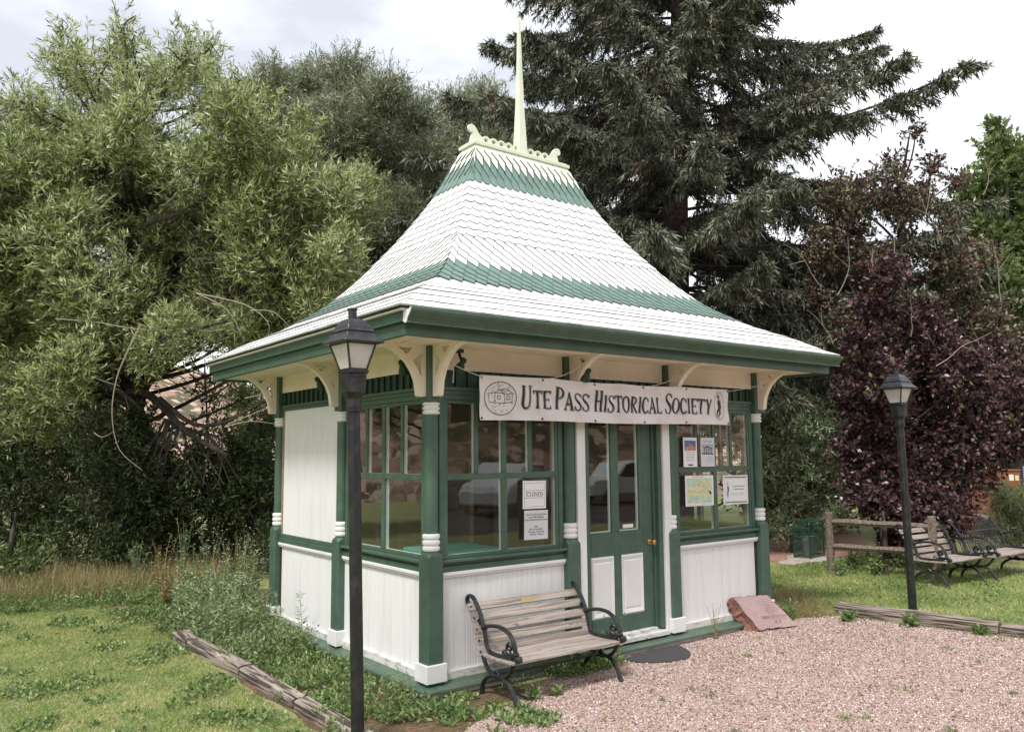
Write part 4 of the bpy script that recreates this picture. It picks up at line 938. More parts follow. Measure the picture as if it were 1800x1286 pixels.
# ------------------------------------------------------------------ split rail fence, bin, cabinet, slabs
FE = empty('split_rail_fence', (8.82, 1.72, 0), 0, 'low weathered split rail fence behind the lawn and benches', 'fence')
fp = [(8.82, 1.72), (9.22, .22), (11.4, .95)]
for i, (x, y) in enumerate(fp):
    m = MB(); hh = (.98, .97, .8)[i]; r_ = .068
    m.loft([[(x-8.82+r_*k*math.cos(a)*(1+.12*math.sin(a*3+i)), y-1.72+r_*k*math.sin(a)*(1+.1*math.cos(a*2)), z) for a in np.linspace(0, 2*math.pi, 9)[:-1]] for k, z in ((1.05, -.05), (1, .3), (.95, .7), (.95, hh-.02), (.8, hh))]); m.build('post', 'rail', FE, smooth=True)
for i in range(2):
    for z in (.80, .40):
        a, c = Vector((*fp[i], z+.02)), Vector((*fp[i+1], z)); o0 = Vector((8.82, 1.72, 0)); d = (c-a).normalized()
        n = 10; pts_ = [a.lerp(c, k/n)-o0+Vector((0, 0, random.uniform(-.008, .008))) for k in range(n+1)]
        m = MB(); m.tube(pts_, [.035]+[.055+random.uniform(-.006, .006) for _ in range(n-1)]+[.035], 6); m.build('rail', 'rail', FE)
TB = empty('litter_bin', (9.80, 2.74, .03), math.radians(8), 'green wire mesh litter bin with rounded top by the fence', 'litter bin')
m = MB(); W_, Dp, H_ = .60, .30, .66
for y in (0, Dp):
    m.tube(catmull([(0, y, 0), (0, y, .3), (0, y, H_-.10), (.03, y, H_-.02), (.12, y, H_), (W_-.12, y, H_), (W_-.03, y, H_-.02), (W_, y, H_-.10), (W_, y, 0)], 3), .016, 8)
    m.tube([(0, y, .03), (W_, y, .03)], .014)
for x, z in ((0, .03), (W_, .03), (0, H_-.12), (W_, H_-.12), (.12, H_), (W_-.12, H_)): m.tube([(x, 0, z), (x, Dp, z)], .016)
m.build('frame', 'bingreen', TB, smooth=True)
m = MB()
for y in (0, Dp):
    for k in range(1, 14): m.tube([(W_*k/14, y, .03), (W_*k/14, y, H_-.01)], .0028, 4)
    for k in range(1, 14): m.tube([(0, y, .03+(H_-.05)*k/14), (W_, y, .03+(H_-.05)*k/14)], .0028, 4)
for x in (0, W_):
    for k in range(1, 7): m.tube([(x, Dp*k/7, .03), (x, Dp*k/7, H_-.08)], .0028, 4)
    for k in range(1, 13): m.tube([(x, 0, .03+(H_-.12)*k/13), (x, Dp, .03+(H_-.12)*k/13)], .0028, 4)
for k in range(1, 9): m.tube([(.1+.4*k/9, 0, H_), (.1+.4*k/9, Dp, H_)], .0028, 4)
m.build('mesh_panel', 'bingreen', TB)
m = MB(); m.lathe(.3, .15, [(.10, .02), (.135, .36), (.145, .37), (.12, .36), (.09, .05)], 16); m.build('pail', 'pail', TB, smooth=True)
def flat_slab(x, y, sx_, sy_, h, label, seed, rz=0, z=0):
    rg = random.Random(seed); n = 11; P = [((sx_*(1+rg.uniform(-.12, .12)))*math.cos(2*math.pi*i/n), (sy_*(1+rg.uniform(-.12, .12)))*math.sin(2*math.pi*i/n)) for i in range(n)]
    m = MB(); m.prism(P, 0, h, 'z'); o = m.build('stone_slab', 'slab', None, bevel=.01); o.location = (x, y, z); o.rotation_euler = (0, 0, rz); tag(o, label, 'stone slab', 'flat stone slabs by the path'); return o
flat_slab(10.1, 2.9, .75, .42, .028, 'pale flat slab under the green litter bin', 1, .2)
flat_slab(9.25, 2.75, .35, .2, .03, 'small stepping slab between the office corner and the litter bin', 2, .1)
flat_slab(12.9, 5.2, .9, .5, .09, 'raised pale slab beyond the litter bin on the red path', 3, -.4, .22)
m = MB(); flat_slab(13.0, 5.2, .3, .25, .22, 'low block carrying the raised pale slab', 4)
UC = empty('utility_cabinet', (17.3, 2.5, 0), math.radians(-28), 'tall brown metal utility cabinet behind the dark purple tree', 'cabinet')
m = MB(); m.box(-.9, .0, 0, .9, 0, 1.22); m.box(.0, .62, -.02, .88, 0, 1.46); m.build('body', 'rust', UC, bevel=.02)
m = MB(); m.box(.0, .64, -.04, .90, 1.4605, 1.50); m.build('lid', 'rust', UC, bevel=.01)
m = MB(); m.box(.30, .42, -.026, -.0205, 1.24, 1.38); m.build('label_plate', 'paper', UC); m = MB(); m.box(.46, .56, -.026, -.0205, 1.24, 1.36); m.build('label_plate', 'map2', UC)
WF = MB(); a_, b__ = (at0 := (lambda px, d: (CAM[0]+d*math.sin(YAW)+(px-900)/F*d*math.cos(YAW), CAM[1]+d*math.cos(YAW)-(px-900)/F*d*math.sin(YAW))))(1325, 20), at0(1475, 20.5)
for k in range(16):
    t0, t1 = k/16, (k+.93)/16; x0_, y0_ = a_[0]+(b__[0]-a_[0])*t0, a_[1]+(b__[1]-a_[1])*t0; x1_, y1_ = a_[0]+(b__[0]-a_[0])*t1, a_[1]+(b__[1]-a_[1])*t1
    WF.prism([(x0_, y0_), (x1_, y1_), (x1_+.03, y1_+.04), (x0_+.03, y0_+.04)], 0, .62+random.uniform(-.02, .02), 'z')
WF.prism([(a_[0]+.03, a_[1]+.03), (b__[0]+.03, b__[1]+.03), (b__[0]+.08, b__[1]+.1), (a_[0]+.08, a_[1]+.1)], .42, .50, 'z')
tag(WF.build('board_fence', 'rust', None), 'low reddish brown board fence beyond the litter bin', 'fence')
SG = empty('notice_sign', (*at0(1797, 17.5), 0), math.radians(-30), 'small dark blue sign with white lines at the right photo edge', 'sign')
m = MB(); m.box(-.02, .02, .012, .05, 0, 1.62); m.build('post', 'rail', SG)
m = MB(); m.box(-.16, .16, -.01, .011, 1.30, 1.66); m.build('panel', 'signblue', SG)
m = MB()
for k in range(6): m.box(-.12, .12-.03*(k % 2), -.0125, -.0103, 1.34+k*.05, 1.358+k*.05)
m.build('lettering', 'paper', SG)
# parked car and banks across the road (they show in the window panes)
CARO = empty('parked_car', (19.5, -16.8, 0), math.radians(8), 'white estate car parked across the road, seen mirrored in the door panes', 'car')
m = MB(); bp = [(-2.3, .35), (-2.32, .75), (-2.2, 1.0), (-1.3, 1.08), (-.75, 1.6), (-.4, 1.68), (1.7, 1.66), (2.15, 1.1), (2.3, .95), (2.32, .4)]
m.prism(bp, -.85, .85, 'y'); m.build('body', 'carwhite', CARO, bevel=.06)
for y0_, y1_ in ((-.856, -.851), (.851, .856)):
    for P in ([(-1.05, 1.1), (-.66, 1.56), (.1, 1.58), (.1, 1.1)], [(.18, 1.1), (.18, 1.58), (.95, 1.58), (.95, 1.1)], [(1.03, 1.1), (1.03, 1.57), (1.6, 1.56), (1.9, 1.12)]):
        m = MB(); m.prism(P, y0_, y1_, 'y'); m.build('side_window', 'carglass', CARO)
for x in (-1.45, 1.45):
    for y in (-.80, .80):
        m = MB(); lathe_y(m, x, .34, [(.2, y-.1), (.33, y-.1), (.34, y), (.33, y+.1), (.2, y+.1)], 24); wv = m.build('wheel', 'tyre', CARO)
        m = MB(); lathe_y(m, x, .34, [(.2, y-.106), (.19, y-.108), (.05, y-.112), (.01, y-.112)], 16); m.build('rim', 'pail', wv)

c2o = copy_tree(CARO); c2o.location = (13.2, -16.4, 0); c2o.rotation_euler = (0, 0, math.radians(-35)); tag(c2o, 'white estate car at an angle across the road, mirrored in the left front window')
m = MB(); rgw = random.Random(8); x = -6
while x < 30:
    wd_ = rgw.uniform(.5, 1.1)
    for row in range(3): m.box(x+.02+rgw.uniform(-.1, .1), x+wd_, -19.6+rgw.uniform(-.1, .1)-row*.15, -18.8, row*.42, row*.42+.41)
    x += wd_
tag(m.build('retaining_wall', 'slab', None, bevel=.03), 'rough block retaining wall along the far side of the road', 'wall')
# ------------------------------------------------------------------ foliage tools
def in_poly(x, y, P):
    c = np.zeros(len(x), bool); j = len(P)-1
    for i in range(len(P)):
        xi, yi = P[i]; xj, yj = P[j]; q = ((yi > y) != (yj > y)) & (x < (xj-xi)*(y-yi)/(yj-yi+1e-12)+xi); c ^= q; j = i
    return c
def unit(v): return v/np.maximum(np.linalg.norm(v, axis=-1, keepdims=True), 1e-9)
def blades(P, Dr, ln, wd, rng, mid=.42, fold=0.0):
    """one rhombic leaf per row: base P, direction Dr, length ln, width wd"""
    n = len(P); q = unit(np.cross(Dr, unit(rng.normal(size=(n, 3)))))
    a = P + Dr*(ln*mid)[:, None]; nn = np.cross(Dr, q)
    V = np.stack([P, a+q*(wd/2)[:, None], P+Dr*ln[:, None]-nn*(ln*fold)[:, None], a-q*(wd/2)[:, None]], 1).reshape(-1, 3)
    return V, np.arange(4*n).reshape(n, 4)
class Leafy:
    def __init__(s): s.V = []; s.F = []; s.M = []; s.n = 0
    def add(s, V, Fq, mi=0): s.V.append(V); s.F.append(Fq+s.n); s.M.append(np.full(len(Fq), mi)); s.n += len(V)
    def build(s, name, mats, parent=None): return mesh_np(name, np.concatenate(s.V), np.concatenate(s.F), mats, parent, np.concatenate(s.M))
def twiggy(LF, clumps, dens, k, llen, lwid, rng, tl=(.3, .65), up=.45, droop=.12, spread=.85, stem=True, hollow=.35, drift=None, fold=0., mid=.42):
    """clumps: list of (x, y, z, r[, squash]); dens twigs per clump per r^2"""
    for c in clumps:
        c0 = np.array(c[:3]); r = c[3]; sq = c[4] if len(c) > 4 else 1; n = max(6, int(dens*r*r*(c[5] if len(c) > 5 else 1)))
        u = unit(rng.normal(size=(n, 3))); rad = r*(hollow+(1-hollow)*rng.random(n)**.7)*(.8+.25*np.sin(u[:, 0]*5+u[:, 2]*4+c[0]*3))
        P0 = c0+u*rad[:, None]*np.array([1, 1, sq])
        Dr = unit(u*.7+np.array([0, 0, up])+rng.normal(size=(n, 3))*.45 + (np.array(drift) if drift is not None else 0)); T = rng.uniform(tl[0], tl[1], n)*min(1.2, .5+r*.5)
        P0 = P0-Dr*(T*.5)[:, None]
        t = (np.arange(k)+.5)/k; t = t[None, :]+rng.uniform(-.4, .4, (n, k))/k
        P = P0[:, None, :]+Dr[:, None, :]*(T[:, None]*t)[:, :, None]; P[:, :, 2] -= droop*(T[:, None]*t)**2*2
        ld = unit(Dr[:, None, :]*.75+rng.normal(size=(n, k, 3))*spread*.6); ln = llen*rng.uniform(.6, 1.25, (n, k))
        V, Fq = blades(P.reshape(-1, 3), ld.reshape(-1, 3), ln.ravel(), ln.ravel()*lwid, rng, mid, fold)
        ok = V.reshape(-1, 4, 3)[:, :, 2].min(1) > .01
        V = V.reshape(-1, 4, 3)[ok].reshape(-1, 3); LF.add(V, np.arange(len(V)).reshape(-1, 4))
        if stem:
            q = unit(np.cross(Dr, rng.normal(size=(n, 3))))*.0035; e = P0+Dr*T[:, None]; e[:, 2] -= droop*T**2*2
            b_ = P0-unit(u)*.15*r
            LF.add(np.stack([b_-q, b_+q, e+q*.4, e-q*.4], 1).reshape(-1, 3), np.arange(4*n).reshape(n, 4), 1)
FH = np.array([math.sin(YAW), math.cos(YAW)]); RH = np.array([math.cos(YAW), -math.sin(YAW)])
def at(px, depth, py=None):
    """world point at a given distance ahead of the photographer and bearing, used to lay the trees out"""
    d = np.array([fw[i]+rr[i]*(px-900)/F-uu[i]*((py if py is not None else 795)-643)/F for i in range(3)])
    p = np.array(CAM)+d*depth
    return (float(p[0]), float(p[1]), float(p[2]) if py is not None else 0.)
def branches(parent, trunk, radii, clumps, rng, name='trunk', m_='bark', r_b=.05, extra=0):
    m = MB(); m.tube(catmull(trunk, 3), np.interp(np.linspace(0, 1, (len(trunk)-1)*3+1), np.linspace(0, 1, len(radii)), radii), 9); m.build(name, m_, parent, smooth=True)
    T = np.array([list(p) for p in catmull(trunk, 6)]); 
    m = MB()
    for c in clumps:
        c0 = np.array(c[:3]); d = np.linalg.norm((T-c0)*np.array([1, 1, 1.0]), axis=1) + np.maximum(0, T[:, 2]-c0[2]+.8)*3
        s0 = T[int(np.argmin(d))]; v = c0-s0; Ln = np.linalg.norm(v)
        if Ln < .3: continue
        side = rng.normal(size=3)*.13*Ln; side[2] = abs(side[2])*.4-.05*Ln
        pts_ = catmull([tuple(s0), tuple(s0+v*.35+side*.8), tuple(s0+v*.7+side*.6), tuple(c0), tuple(c0+v/Ln*c[3]*.5+rng.normal(size=3)*.1)], 3)
        rb = r_b*min(1.6, .4+Ln*.3); m.tube(pts_, np.linspace(rb, .009, len(pts_)), 6)
        for j in range(3+extra):
            t = rng.integers(5, 11); a = np.array(pts_[t]); q = a+unit(rng.normal(size=3)+v/Ln*.7)*c[3]*rng.uniform(.5, 1.0)
            mdl = (a+q)/2+rng.normal(size=3)*.08; m.tube(catmull([tuple(a), tuple(mdl), tuple(q)], 2), np.linspace(rb*.35, .005, 5), 5)
    m.build('limbs', m_, parent)
def loc(P, o): return [tuple(np.array(p[:3])-np.array(o))+tuple(p[3:]) for p in P]

def tree(name, label, cat, base, trunk, radii, clumps, lm, dens, k, llen, lwid, seed, group=None, r_b=.05, bark='bark', extra=0, **kw):
    rng = np.random.default_rng(seed); o = empty(name, (base[0], base[1], 0), 0, label, cat, group); o0 = (base[0], base[1], 0)
    branches(o, loc(trunk, o0), radii, loc(clumps, o0), rng, m_=bark, r_b=r_b, extra=extra)
    LF = Leafy(); twiggy(LF, loc(clumps, o0), dens, k, llen, lwid, rng, **kw); LF.build('crown', [lm, bark], o); return o
def cl(px, py, depth, r, sq=1): return (*at(px, depth, py), r, sq)

# big willow on the left
bw = at(250, 14.2)
c1 = []
rg = random.Random(21)
for px, py, r in [(110, 130, .42), (120, 210, .62), (210, 110, .36), (205, 190, .62), (245, 150, .45), (290, 165, .5), (365, 125, .32), (385, 200, .55), (425, 215, .4), (60, 270, .6), (-20, 320, .7), (150, 300, .85), (260, 280, .8), (355, 290, .75), (450, 290, .7), (520, 290, .55),
    (20, 390, .8), (110, 400, .9), (215, 400, .9), (330, 400, .9), (440, 390, .85), (545, 370, .75), (600, 430, .45), (-30, 480, .9), (60, 500, .95), (170, 510, 1), (290, 500, .9), (400, 490, .95), (500, 480, .85), (575, 470, .55), (585, 330, .5),
    (10, 590, .95), (120, 600, .95), (230, 590, .75), (345, 570, .6), (440, 565, .75), (520, 555, .55), (545, 535, .5), (-40, 680, .9), (60, 690, .9), (170, 680, .7), (470, 630, .45), (430, 700, .45), (20, 780, .8), (120, 770, .75), (235, 780, .5)]:
    c1.append(cl(px, py, 14.2+rg.uniform(-1.6, 1.3), r))
for px, py, r in [(112, 55, .28), (130, 90, .35), (218, 45, .28), (232, 80, .38), (205, 75, .3), (30, 215, .45), (-10, 245, .5), (75, 225, .45), (370, 85, .22), (420, 150, .3), (470, 200, .45), (530, 230, .45), (600, 350, .4), (5, 180, .2)]: c1.append(cl(px, py, 14.0+rg.uniform(-.6, .6), r, 1.35))
for px, py, r in [(90, 350, .9), (250, 350, .9), (400, 350, .8), (520, 400, .7), (60, 560, .9), (200, 560, .9), (350, 500, .7)]: c1.append(cl(px, py, 15.6, r))
def inside(px, py, P):
    return bool(in_poly(np.array([px], float), np.array([py], float), P)[0])
SIL = [(-70, 280), (20, 215), (60, 120), (95, 45), (150, 100), (200, 45), (240, 60), (290, 130), (340, 95), (375, 85), (420, 160), (470, 180), (560, 260), (640, 300), (655, 400), (600, 500), (520, 590), (440, 640), (380, 590), (300, 590), (230, 640), (120, 720), (-70, 820)]
while len(c1) < 190:
    px, py = rg.uniform(-70, 655), rg.uniform(40, 820)
    if inside(px, py, SIL): c1.append(cl(px, py, 14.2+rg.uniform(-2.2, 1.8), rg.uniform(.25, .6), rg.uniform(.8, 1.5)))
c1 = [c+((.45 if c[2] > 8.1 else .7 if c[2] > 7.2 else 1),) for c in c1]
tw = [at(235, 14.3), at(255, 14.3, 800), at(225, 14.4, 650), at(250, 14.5, 480), at(240, 14.5, 300), at(225, 14.4, 190)]
tree('willow_tree', 'large willow with narrow light green leaves filling the left of the view', 'tree', bw, tw, [.17, .15, .13, .09, .05, .02], c1, 'lf_willow', 560, 16, .12, .17, 11, 'willow trees behind the office', r_b=.032, extra=2, tl=(.35, .8), up=.55, droop=.25)
# leaning bare dark limbs under the willow
m = MB(); 
def limb(pts_, r0_, r1_): m.tube(catmull([at(px, d, py) for px, py, d in pts_], 3), np.linspace(r0_, r1_, (len(pts_)-1)*3+1), 7)
limb([(215, 1000, 14.4), (200, 850, 14.4), (165, 720, 14.3), (190, 600, 14.2), (235, 520, 14)], .20, .08)
limb([(170, 730, 14.3), (230, 690, 14), (270, 700, 13.7), (330, 760, 13.4), (400, 800, 13.2)], .10, .03)
limb([(245, 690, 14), (290, 620, 13.8), (250, 560, 13.6), (300, 480, 13.6)], .09, .03)
for k in range(15): 
    px = 262+k*9; limb([(px*.5+160, 735+k*2, 13.5), (px+random.uniform(-12, 12), 775, 13.4), (px+random.uniform(-60, 50), 850, 13.3)], .028, .008)
limb([(280, 700, 13.6), (340, 745, 13.4), (400, 740, 13.3), (470, 700, 13)], .05, .012)
SN = m.build('snag_tree', 'bark', None); tag(SN, 'dark leaning trunk with bare crooked limbs in the gap under the big willow', 'tree')
WIL = bpy.data.objects['willow_tree']
def wisp(pts_, r_=.0075): m = MB(); m.X = Matrix.Translation(-WIL.location); m.tube(catmull([at(px, d, py) for px, py, d in pts_], 4), np.linspace(r_, .0025, (len(pts_)-1)*4+1), 5); m.build('bare_branch', 'twig', WIL, smooth=True)
wisp([(248, 570, 12), (228, 610, 12), (205, 665, 12), (197, 730, 12), (210, 790, 12), (250, 826, 12)], .015)
wisp([(98, 560, 12.3), (170, 566, 12.2), (240, 578, 12), (330, 578, 12), (375, 545, 12.1)]); wisp([(100, 600, 12.2), (150, 655, 12.1), (210, 678, 12)])
wisp([(345, 515, 11.5), (400, 545, 11.5), (430, 600, 11.5)], .009); wisp([(345, 515, 11.5), (430, 535, 11.5), (470, 565, 11.5), (472, 590, 11.5)], .009); wisp([(440, 545, 11.5), (480, 548, 11.5), (510, 575, 11.5)])
wisp([(20, 1055, 12.3), (60, 1010, 12.3), (95, 975, 12.3)], .018); wisp([(395, 750, 12), (440, 740, 12), (485, 745, 12)]); wisp([(400, 745, 12), (450, 725, 12), (480, 712, 12)])
wisp([(430, 700, 12), (470, 690, 12)]); wisp([(165, 760, 12), (180, 768, 12), (200, 758, 12)])

mir = copy_tree([o_ for o_ in SC.objects if o_.name == 'willow_tree'][0]); mir.location = (-8.5, 13.5, -.05); mir.rotation_euler = (0, 0, 1.1)
tag(mir, 'willow left of the view whose leaves show mirrored in the side window panes')
# second and third willow , greyer and farther
c2 = []
for px, py, r in [(480, 150, .8), (545, 145, .8), (610, 135, .85), (680, 170, .9), (735, 205, .8), (500, 240, 1.2), (590, 240, 1.3), (680, 260, 1.3), (750, 290, 1), (560, 350, 1.3), (660, 360, 1.3), (750, 380, 1), (610, 450, 1.1), (700, 450, 1.1), (560, 490, 1), (480, 340, 1.2), (640, 530, .9), (520, 420, 1)]:
    c2.append(cl(px, py, 22+rg.uniform(-2, 2), r))
for _ in range(26): c2.append(cl(rg.uniform(430, 770), rg.uniform(190, 560), 22+rg.uniform(-2, 2), rg.uniform(.5, 1)))
b2w = at(608, 21); tree('willow_tree', 'grey green willow with a dark trunk directly behind the left roof slope', 'tree', b2w, [b2w, at(608, 21, 600), at(612, 21, 450), at(640, 21.5, 320), at(620, 22, 200)], [.34, .30, .24, .13, .04], c2, 'lf_willow2', 520, 15, .15, .16, 12, 'willow trees behind the office', r_b=.04, tl=(.5, 1.1), up=.6)
c3 = []
for px, py, r in [(800, 190, .8), (850, 175, .8), (785, 260, 1), (860, 260, 1.2), (930, 270, 1), (800, 340, 1.2), (890, 350, 1.2), (960, 350, 1.2), (1020, 400, 1.3), (760, 420, 1.2), (860, 420, 1.2), (950, 440, 1.2), (1060, 480, 1.3), (1120, 500, 1.2), (700, 500, 1.2)]:
    c3.append(cl(px, py, 27+rg.uniform(-2, 2), r*1.15))
for _ in range(22): c3.append(cl(rg.uniform(760, 1080), rg.uniform(230, 520), 27+rg.uniform(-2, 2), rg.uniform(.6, 1.2)))
b3w = at(830, 27); tree('willow_tree', 'distant pale willow between the roof cresting and the spruce', 'tree', b3w, [b3w, at(830, 27, 500), at(840, 27, 300), at(850, 27, 200)], [.4, .3, .16, .04], c3, 'lf_willow2', 380, 14, .18, .15, 13, 'willow trees behind the office', r_b=.045, tl=(.6, 1.2), up=.7)

# big spruce
def spruce(name, label, px0, depth, top, lean_px, zlow, R, seed, dens=1.0, lm='lf_spruce', group=None):
    rng = np.random.default_rng(seed); b0 = np.array(at(px0, depth)); o = empty(name, tuple(b0), 0, label, 'tree', group)
    lv = np.array([RH[0], RH[1], 0])*lean_px
    ax = lambda z: lv*(z/top)**1.2 + np.array([0, 0, z])
    m = MB(); m.tube([tuple(ax(z)) for z in np.linspace(0, top, 14)], [.30*(R/6)*(1-i/13.6)+.02 for i in range(14)], 12); m.build('trunk', 'bark_sp', o, smooth=True)
    m = MB(); LF = Leafy(); z = zlow; az = 0
    TP, TD, TL = [], [], []
    while z < top-.3:
        f = (z-zlow)/(top-zlow); Lb = R*(1-f)**.8*(.40+.60*min(1, (z-zlow)/4.5))
        for _ in range(4):
            az += 2.4+rng.uniform(-.35, .35); ln = Lb*rng.uniform(.62, 1.12); el = rng.uniform(-.12, .10)+.30*f
            d = np.array([math.cos(az), math.sin(az), 0]); s0 = ax(z+rng.uniform(-.15, .15)); n = 9; pts_ = []
            cur = rng.uniform(-.25, .25); pd = np.array([-d[1], d[0], 0])
            for i in range(n+1):
                t = i/n; pts_.append(s0+d*ln*t*(1-.03*t)+pd*cur*ln*t*t*.4+np.array([0, 0, ln*(el*t-.34*t*t+.24*t**3.2)]))
            m.tube([tuple(p) for p in pts_], [.055*(ln/R)*(1-i/n)+.010 for i in range(n+1)], 5)
            P = np.array(pts_); nb = int(ln*19*dens)
            for _b in range(nb):
                t = rng.uniform(.16, 1)**.85; i = min(n-1, int(t*n)); a = P[i]+(P[i+1]-P[i])*(t*n-i)
                side = 1 if rng.random() < .5 else -1; fwd = unit(P[i+1]-P[i]); bl = (.25+.85*(1-t)**.7)*rng.uniform(.5, 1.1)*min(1, ln/2.5)
                bd = unit(fwd*.55+np.array([-fwd[1], fwd[0], 0])*side*rng.uniform(.3, 1)+np.array([0, 0, rng.uniform(-.55, -.1)]))
                TP.append(a); TD.append(bd); TL.append(bl)
            TP.append(P[-2]); TD.append(unit(P[-1]-P[-2])); TL.append(.35)
        z += .235+.06*f
    m.build('limbs', 'bark_sp', o)
    TP, TD, TL = map(np.array, (TP, TD, TL)); n = len(TP); kk = 7
    t = (np.arange(kk)+.3)/kk; P = TP[:, None, :]+TD[:, None, :]*(TL[:, None]*t)[:, :, None]; P[:, :, 2] -= .35*(TL[:, None]*t)**2
    # every branchlet: needle covered shoots pointing out and hanging down
    for (sp_, dn, l0, l1, cnt) in ((.6, -.1, .07, .17, 4), (.45, -.8, .09, .26, 4)):
        for _ in range(cnt):
            dd = unit(TD[:, None, :]*.6+rng.normal(size=(n, kk, 3))*sp_+np.array([0, 0, dn])); l_ = rng.uniform(l0, l1, (n, kk)); 
            V, Fq = blades(P.reshape(-1, 3), dd.reshape(-1, 3), l_.ravel(), rng.uniform(.018, .030, n*kk), rng, .5); LF.add(V, Fq)
    q = unit(np.cross(TD, rng.normal(size=(n, 3))))*.008; e = TP+TD*TL[:, None]; e[:, 2] -= .35*TL**2
    LF.add(np.stack([TP-q, TP+q, e+q*.4, e-q*.4], 1).reshape(-1, 3), np.arange(4*n).reshape(n, 4), 1)
    LF.build('crown', [lm, 'bark_sp'], o); return o
spruce('spruce_tree', 'tall dark spruce with drooping boughs rising behind the office roof', 1180, 17.5, 17.8, .75, 3.0, 8.5, 33)

# purple chokecherry trees on the right
c4 = []
for px, py, r in [(1560, 480, .35), (1545, 540, .45), (1620, 560, .5), (1590, 610, .6), (1510, 600, .4), (1660, 620, .5), (1545, 660, .6), (1620, 680, .7), (1700, 660, .6), (1760, 640, .55), (1790, 700, .55),
    (1545, 740, .6), (1630, 760, .75), (1710, 750, .7), (1770, 770, .5), (1500, 790, .45), (1560, 820, .65), (1640, 840, .75), (1700, 820, .55), (1540, 880, .5), (1610, 910, .6), (1665, 900, .45), (1570, 950, .35), (1520, 850, .45), (1490, 700, .35)]:
    c4.append(cl(px, py, 13.9+rg.uniform(-.7, 1.0), r))
b4 = at(1585, 14.2); tree('chokecherry_tree', 'dense dark purple leaved tree between the far lamp post and the brown cabinet', 'tree', b4, [b4, at(1580, 14.2, 850), at(1600, 14.2, 700), at(1590, 14.2, 560), at(1585, 14.1, 430)], [.10, .085, .06, .04, .015], c4, 'lf_purple', 760, 11, .085, .62, 14, 'purple leaved trees', r_b=.03, tl=(.25, .5), up=.2, droop=.3, spread=1.1)
c5 = []
for px, py, r in [(1480, 345, .6), (1560, 330, .6), (1500, 400, .5), (1620, 350, .4), (1570, 290, .35), (1640, 290, .3), (1610, 230, .22), (1670, 400, .4), (1540, 460, .5), (1600, 430, .5), (1520, 520, .4), (1480, 560, .4), (1700, 580, .5), (1760, 610, .5), (1640, 520, .5), (1590, 370, .45), (1440, 450, .4), (1680, 320, .3), (1480, 640, .35), (1660, 460, .6), (1460, 420, .5), (1440, 520, .45), (1700, 520, .55), (1740, 570, .6), (1720, 450, .5)]:
    c5.append(cl(px, py, 15.8+rg.uniform(-.8, .8), r))
b5 = at(1660, 16); tree('chokecherry_tree', 'taller thinner red and olive leaved tree above the dark purple one', 'tree', b5, [b5, at(1640, 16, 800), at(1600, 16, 550), at(1580, 16, 380), at(1600, 16, 230)], [.12, .10, .07, .05, .012], c5, 'lf_redtop', 460, 11, .085, .5, 15, 'purple leaved trees', r_b=.03, tl=(.3, .6), up=.3, droop=.25, spread=1.1)
rt = random.Random(12); CHK = bpy.data.objects['chokecherry_tree.001']
for _ in range(18):
    m = MB(); m.X = Matrix.Translation(-CHK.location)
    px, py = rt.uniform(1400, 1760), rt.uniform(340, 720); d = 13.4+rt.uniform(-.2, 1.5); a = rt.uniform(-2.6, -.5); ln = rt.uniform(50, 130)
    P_ = [(px, py)]
    for k in range(4): a += rt.uniform(-.35, .35); P_.append((P_[-1][0]+math.cos(a)*ln/4, P_[-1][1]+math.sin(a)*ln/4))
    m.tube(catmull([at(x, d-k*.04, y) for k, (x, y) in enumerate(P_)], 3), np.linspace(.008, .0025, 13), 4)
    q = P_[2]; b_ = a+rt.choice((-.8, .8)); m.tube([at(q[0], d-.08, q[1]), at(q[0]+math.cos(b_)*ln*.3, d-.12, q[1]+math.sin(b_)*ln*.3)], [.005, .002], 4)
    m.build('bare_twig', 'twig', CHK)
c6 = []
for px, py, r in [(1365, 700, .5), (1400, 720, .5), (1440, 740, .45), (1370, 790, .5), (1420, 800, .55), (1465, 830, .45), (1385, 870, .4), (1440, 885, .35), (1350, 640, .5), (1410, 650, .5), (1330, 860, .4), (1300, 760, .5), (1480, 760, .3), (1455, 680, .4)]:
    c6.append(cl(px, py, 16.2+rg.uniform(-.5, .6), r*1.12))
c6 += [cl(1375, 915, 16, .4), cl(1430, 925, 16.3, .35), cl(1475, 900, 16, .35), cl(1340, 820, 16, .4)]
b6 = at(1385, 16.2); tree('willow_shrub', 'silvery green narrow leaved shrub just right of the office end post', 'shrub', b6, [b6, at(1385, 16.2, 850), at(1390, 16.2, 720)], [.05, .04, .015], c6, 'lf_silver', 600, 13, .10, .2, 16, 'shrubs behind the office', r_b=.02, tl=(.3, .6), up=.35, droop=.35)
# bright green trees at the far right, and trees closing the gaps behind
def far_tree(px, tops, depth, label, lm, seed, dens=130, leaf=.16, ratio=.6, name='aspen_tree', grp='trees beyond the lawn', bark='bark'):
    c = [cl(x, y, depth+rg.uniform(-1, 1), r) for x, y, r in tops]; b_ = at(px, depth); t = min(y for _, y, _ in tops)+20
    return tree(name, label, 'tree', b_, [b_, at(px, depth, 650), at(px+6, depth, (650+t)/2), at(px, depth, t)], [.2, .17, .1, .03], c, lm, dens, 11, leaf, ratio, seed, grp, r_b=.035, tl=(.4, .9), up=.5)
far_tree(1765, [(1750, 230, .4), (1760, 270, .7), (1790, 300, 1), (1725, 330, .8), (1700, 400, .8), (1690, 470, .8), (1710, 540, .9), (1775, 380, 1.1), (1730, 420, 1), (1790, 460, 1.1), (1740, 500, 1), (1780, 560, 1), (1830, 400, 1), (1720, 570, .8), (1700, 350, .5)], 23, 'bright green leafy tree at the upper right photo edge', 'lf_aspen', 41, 260)
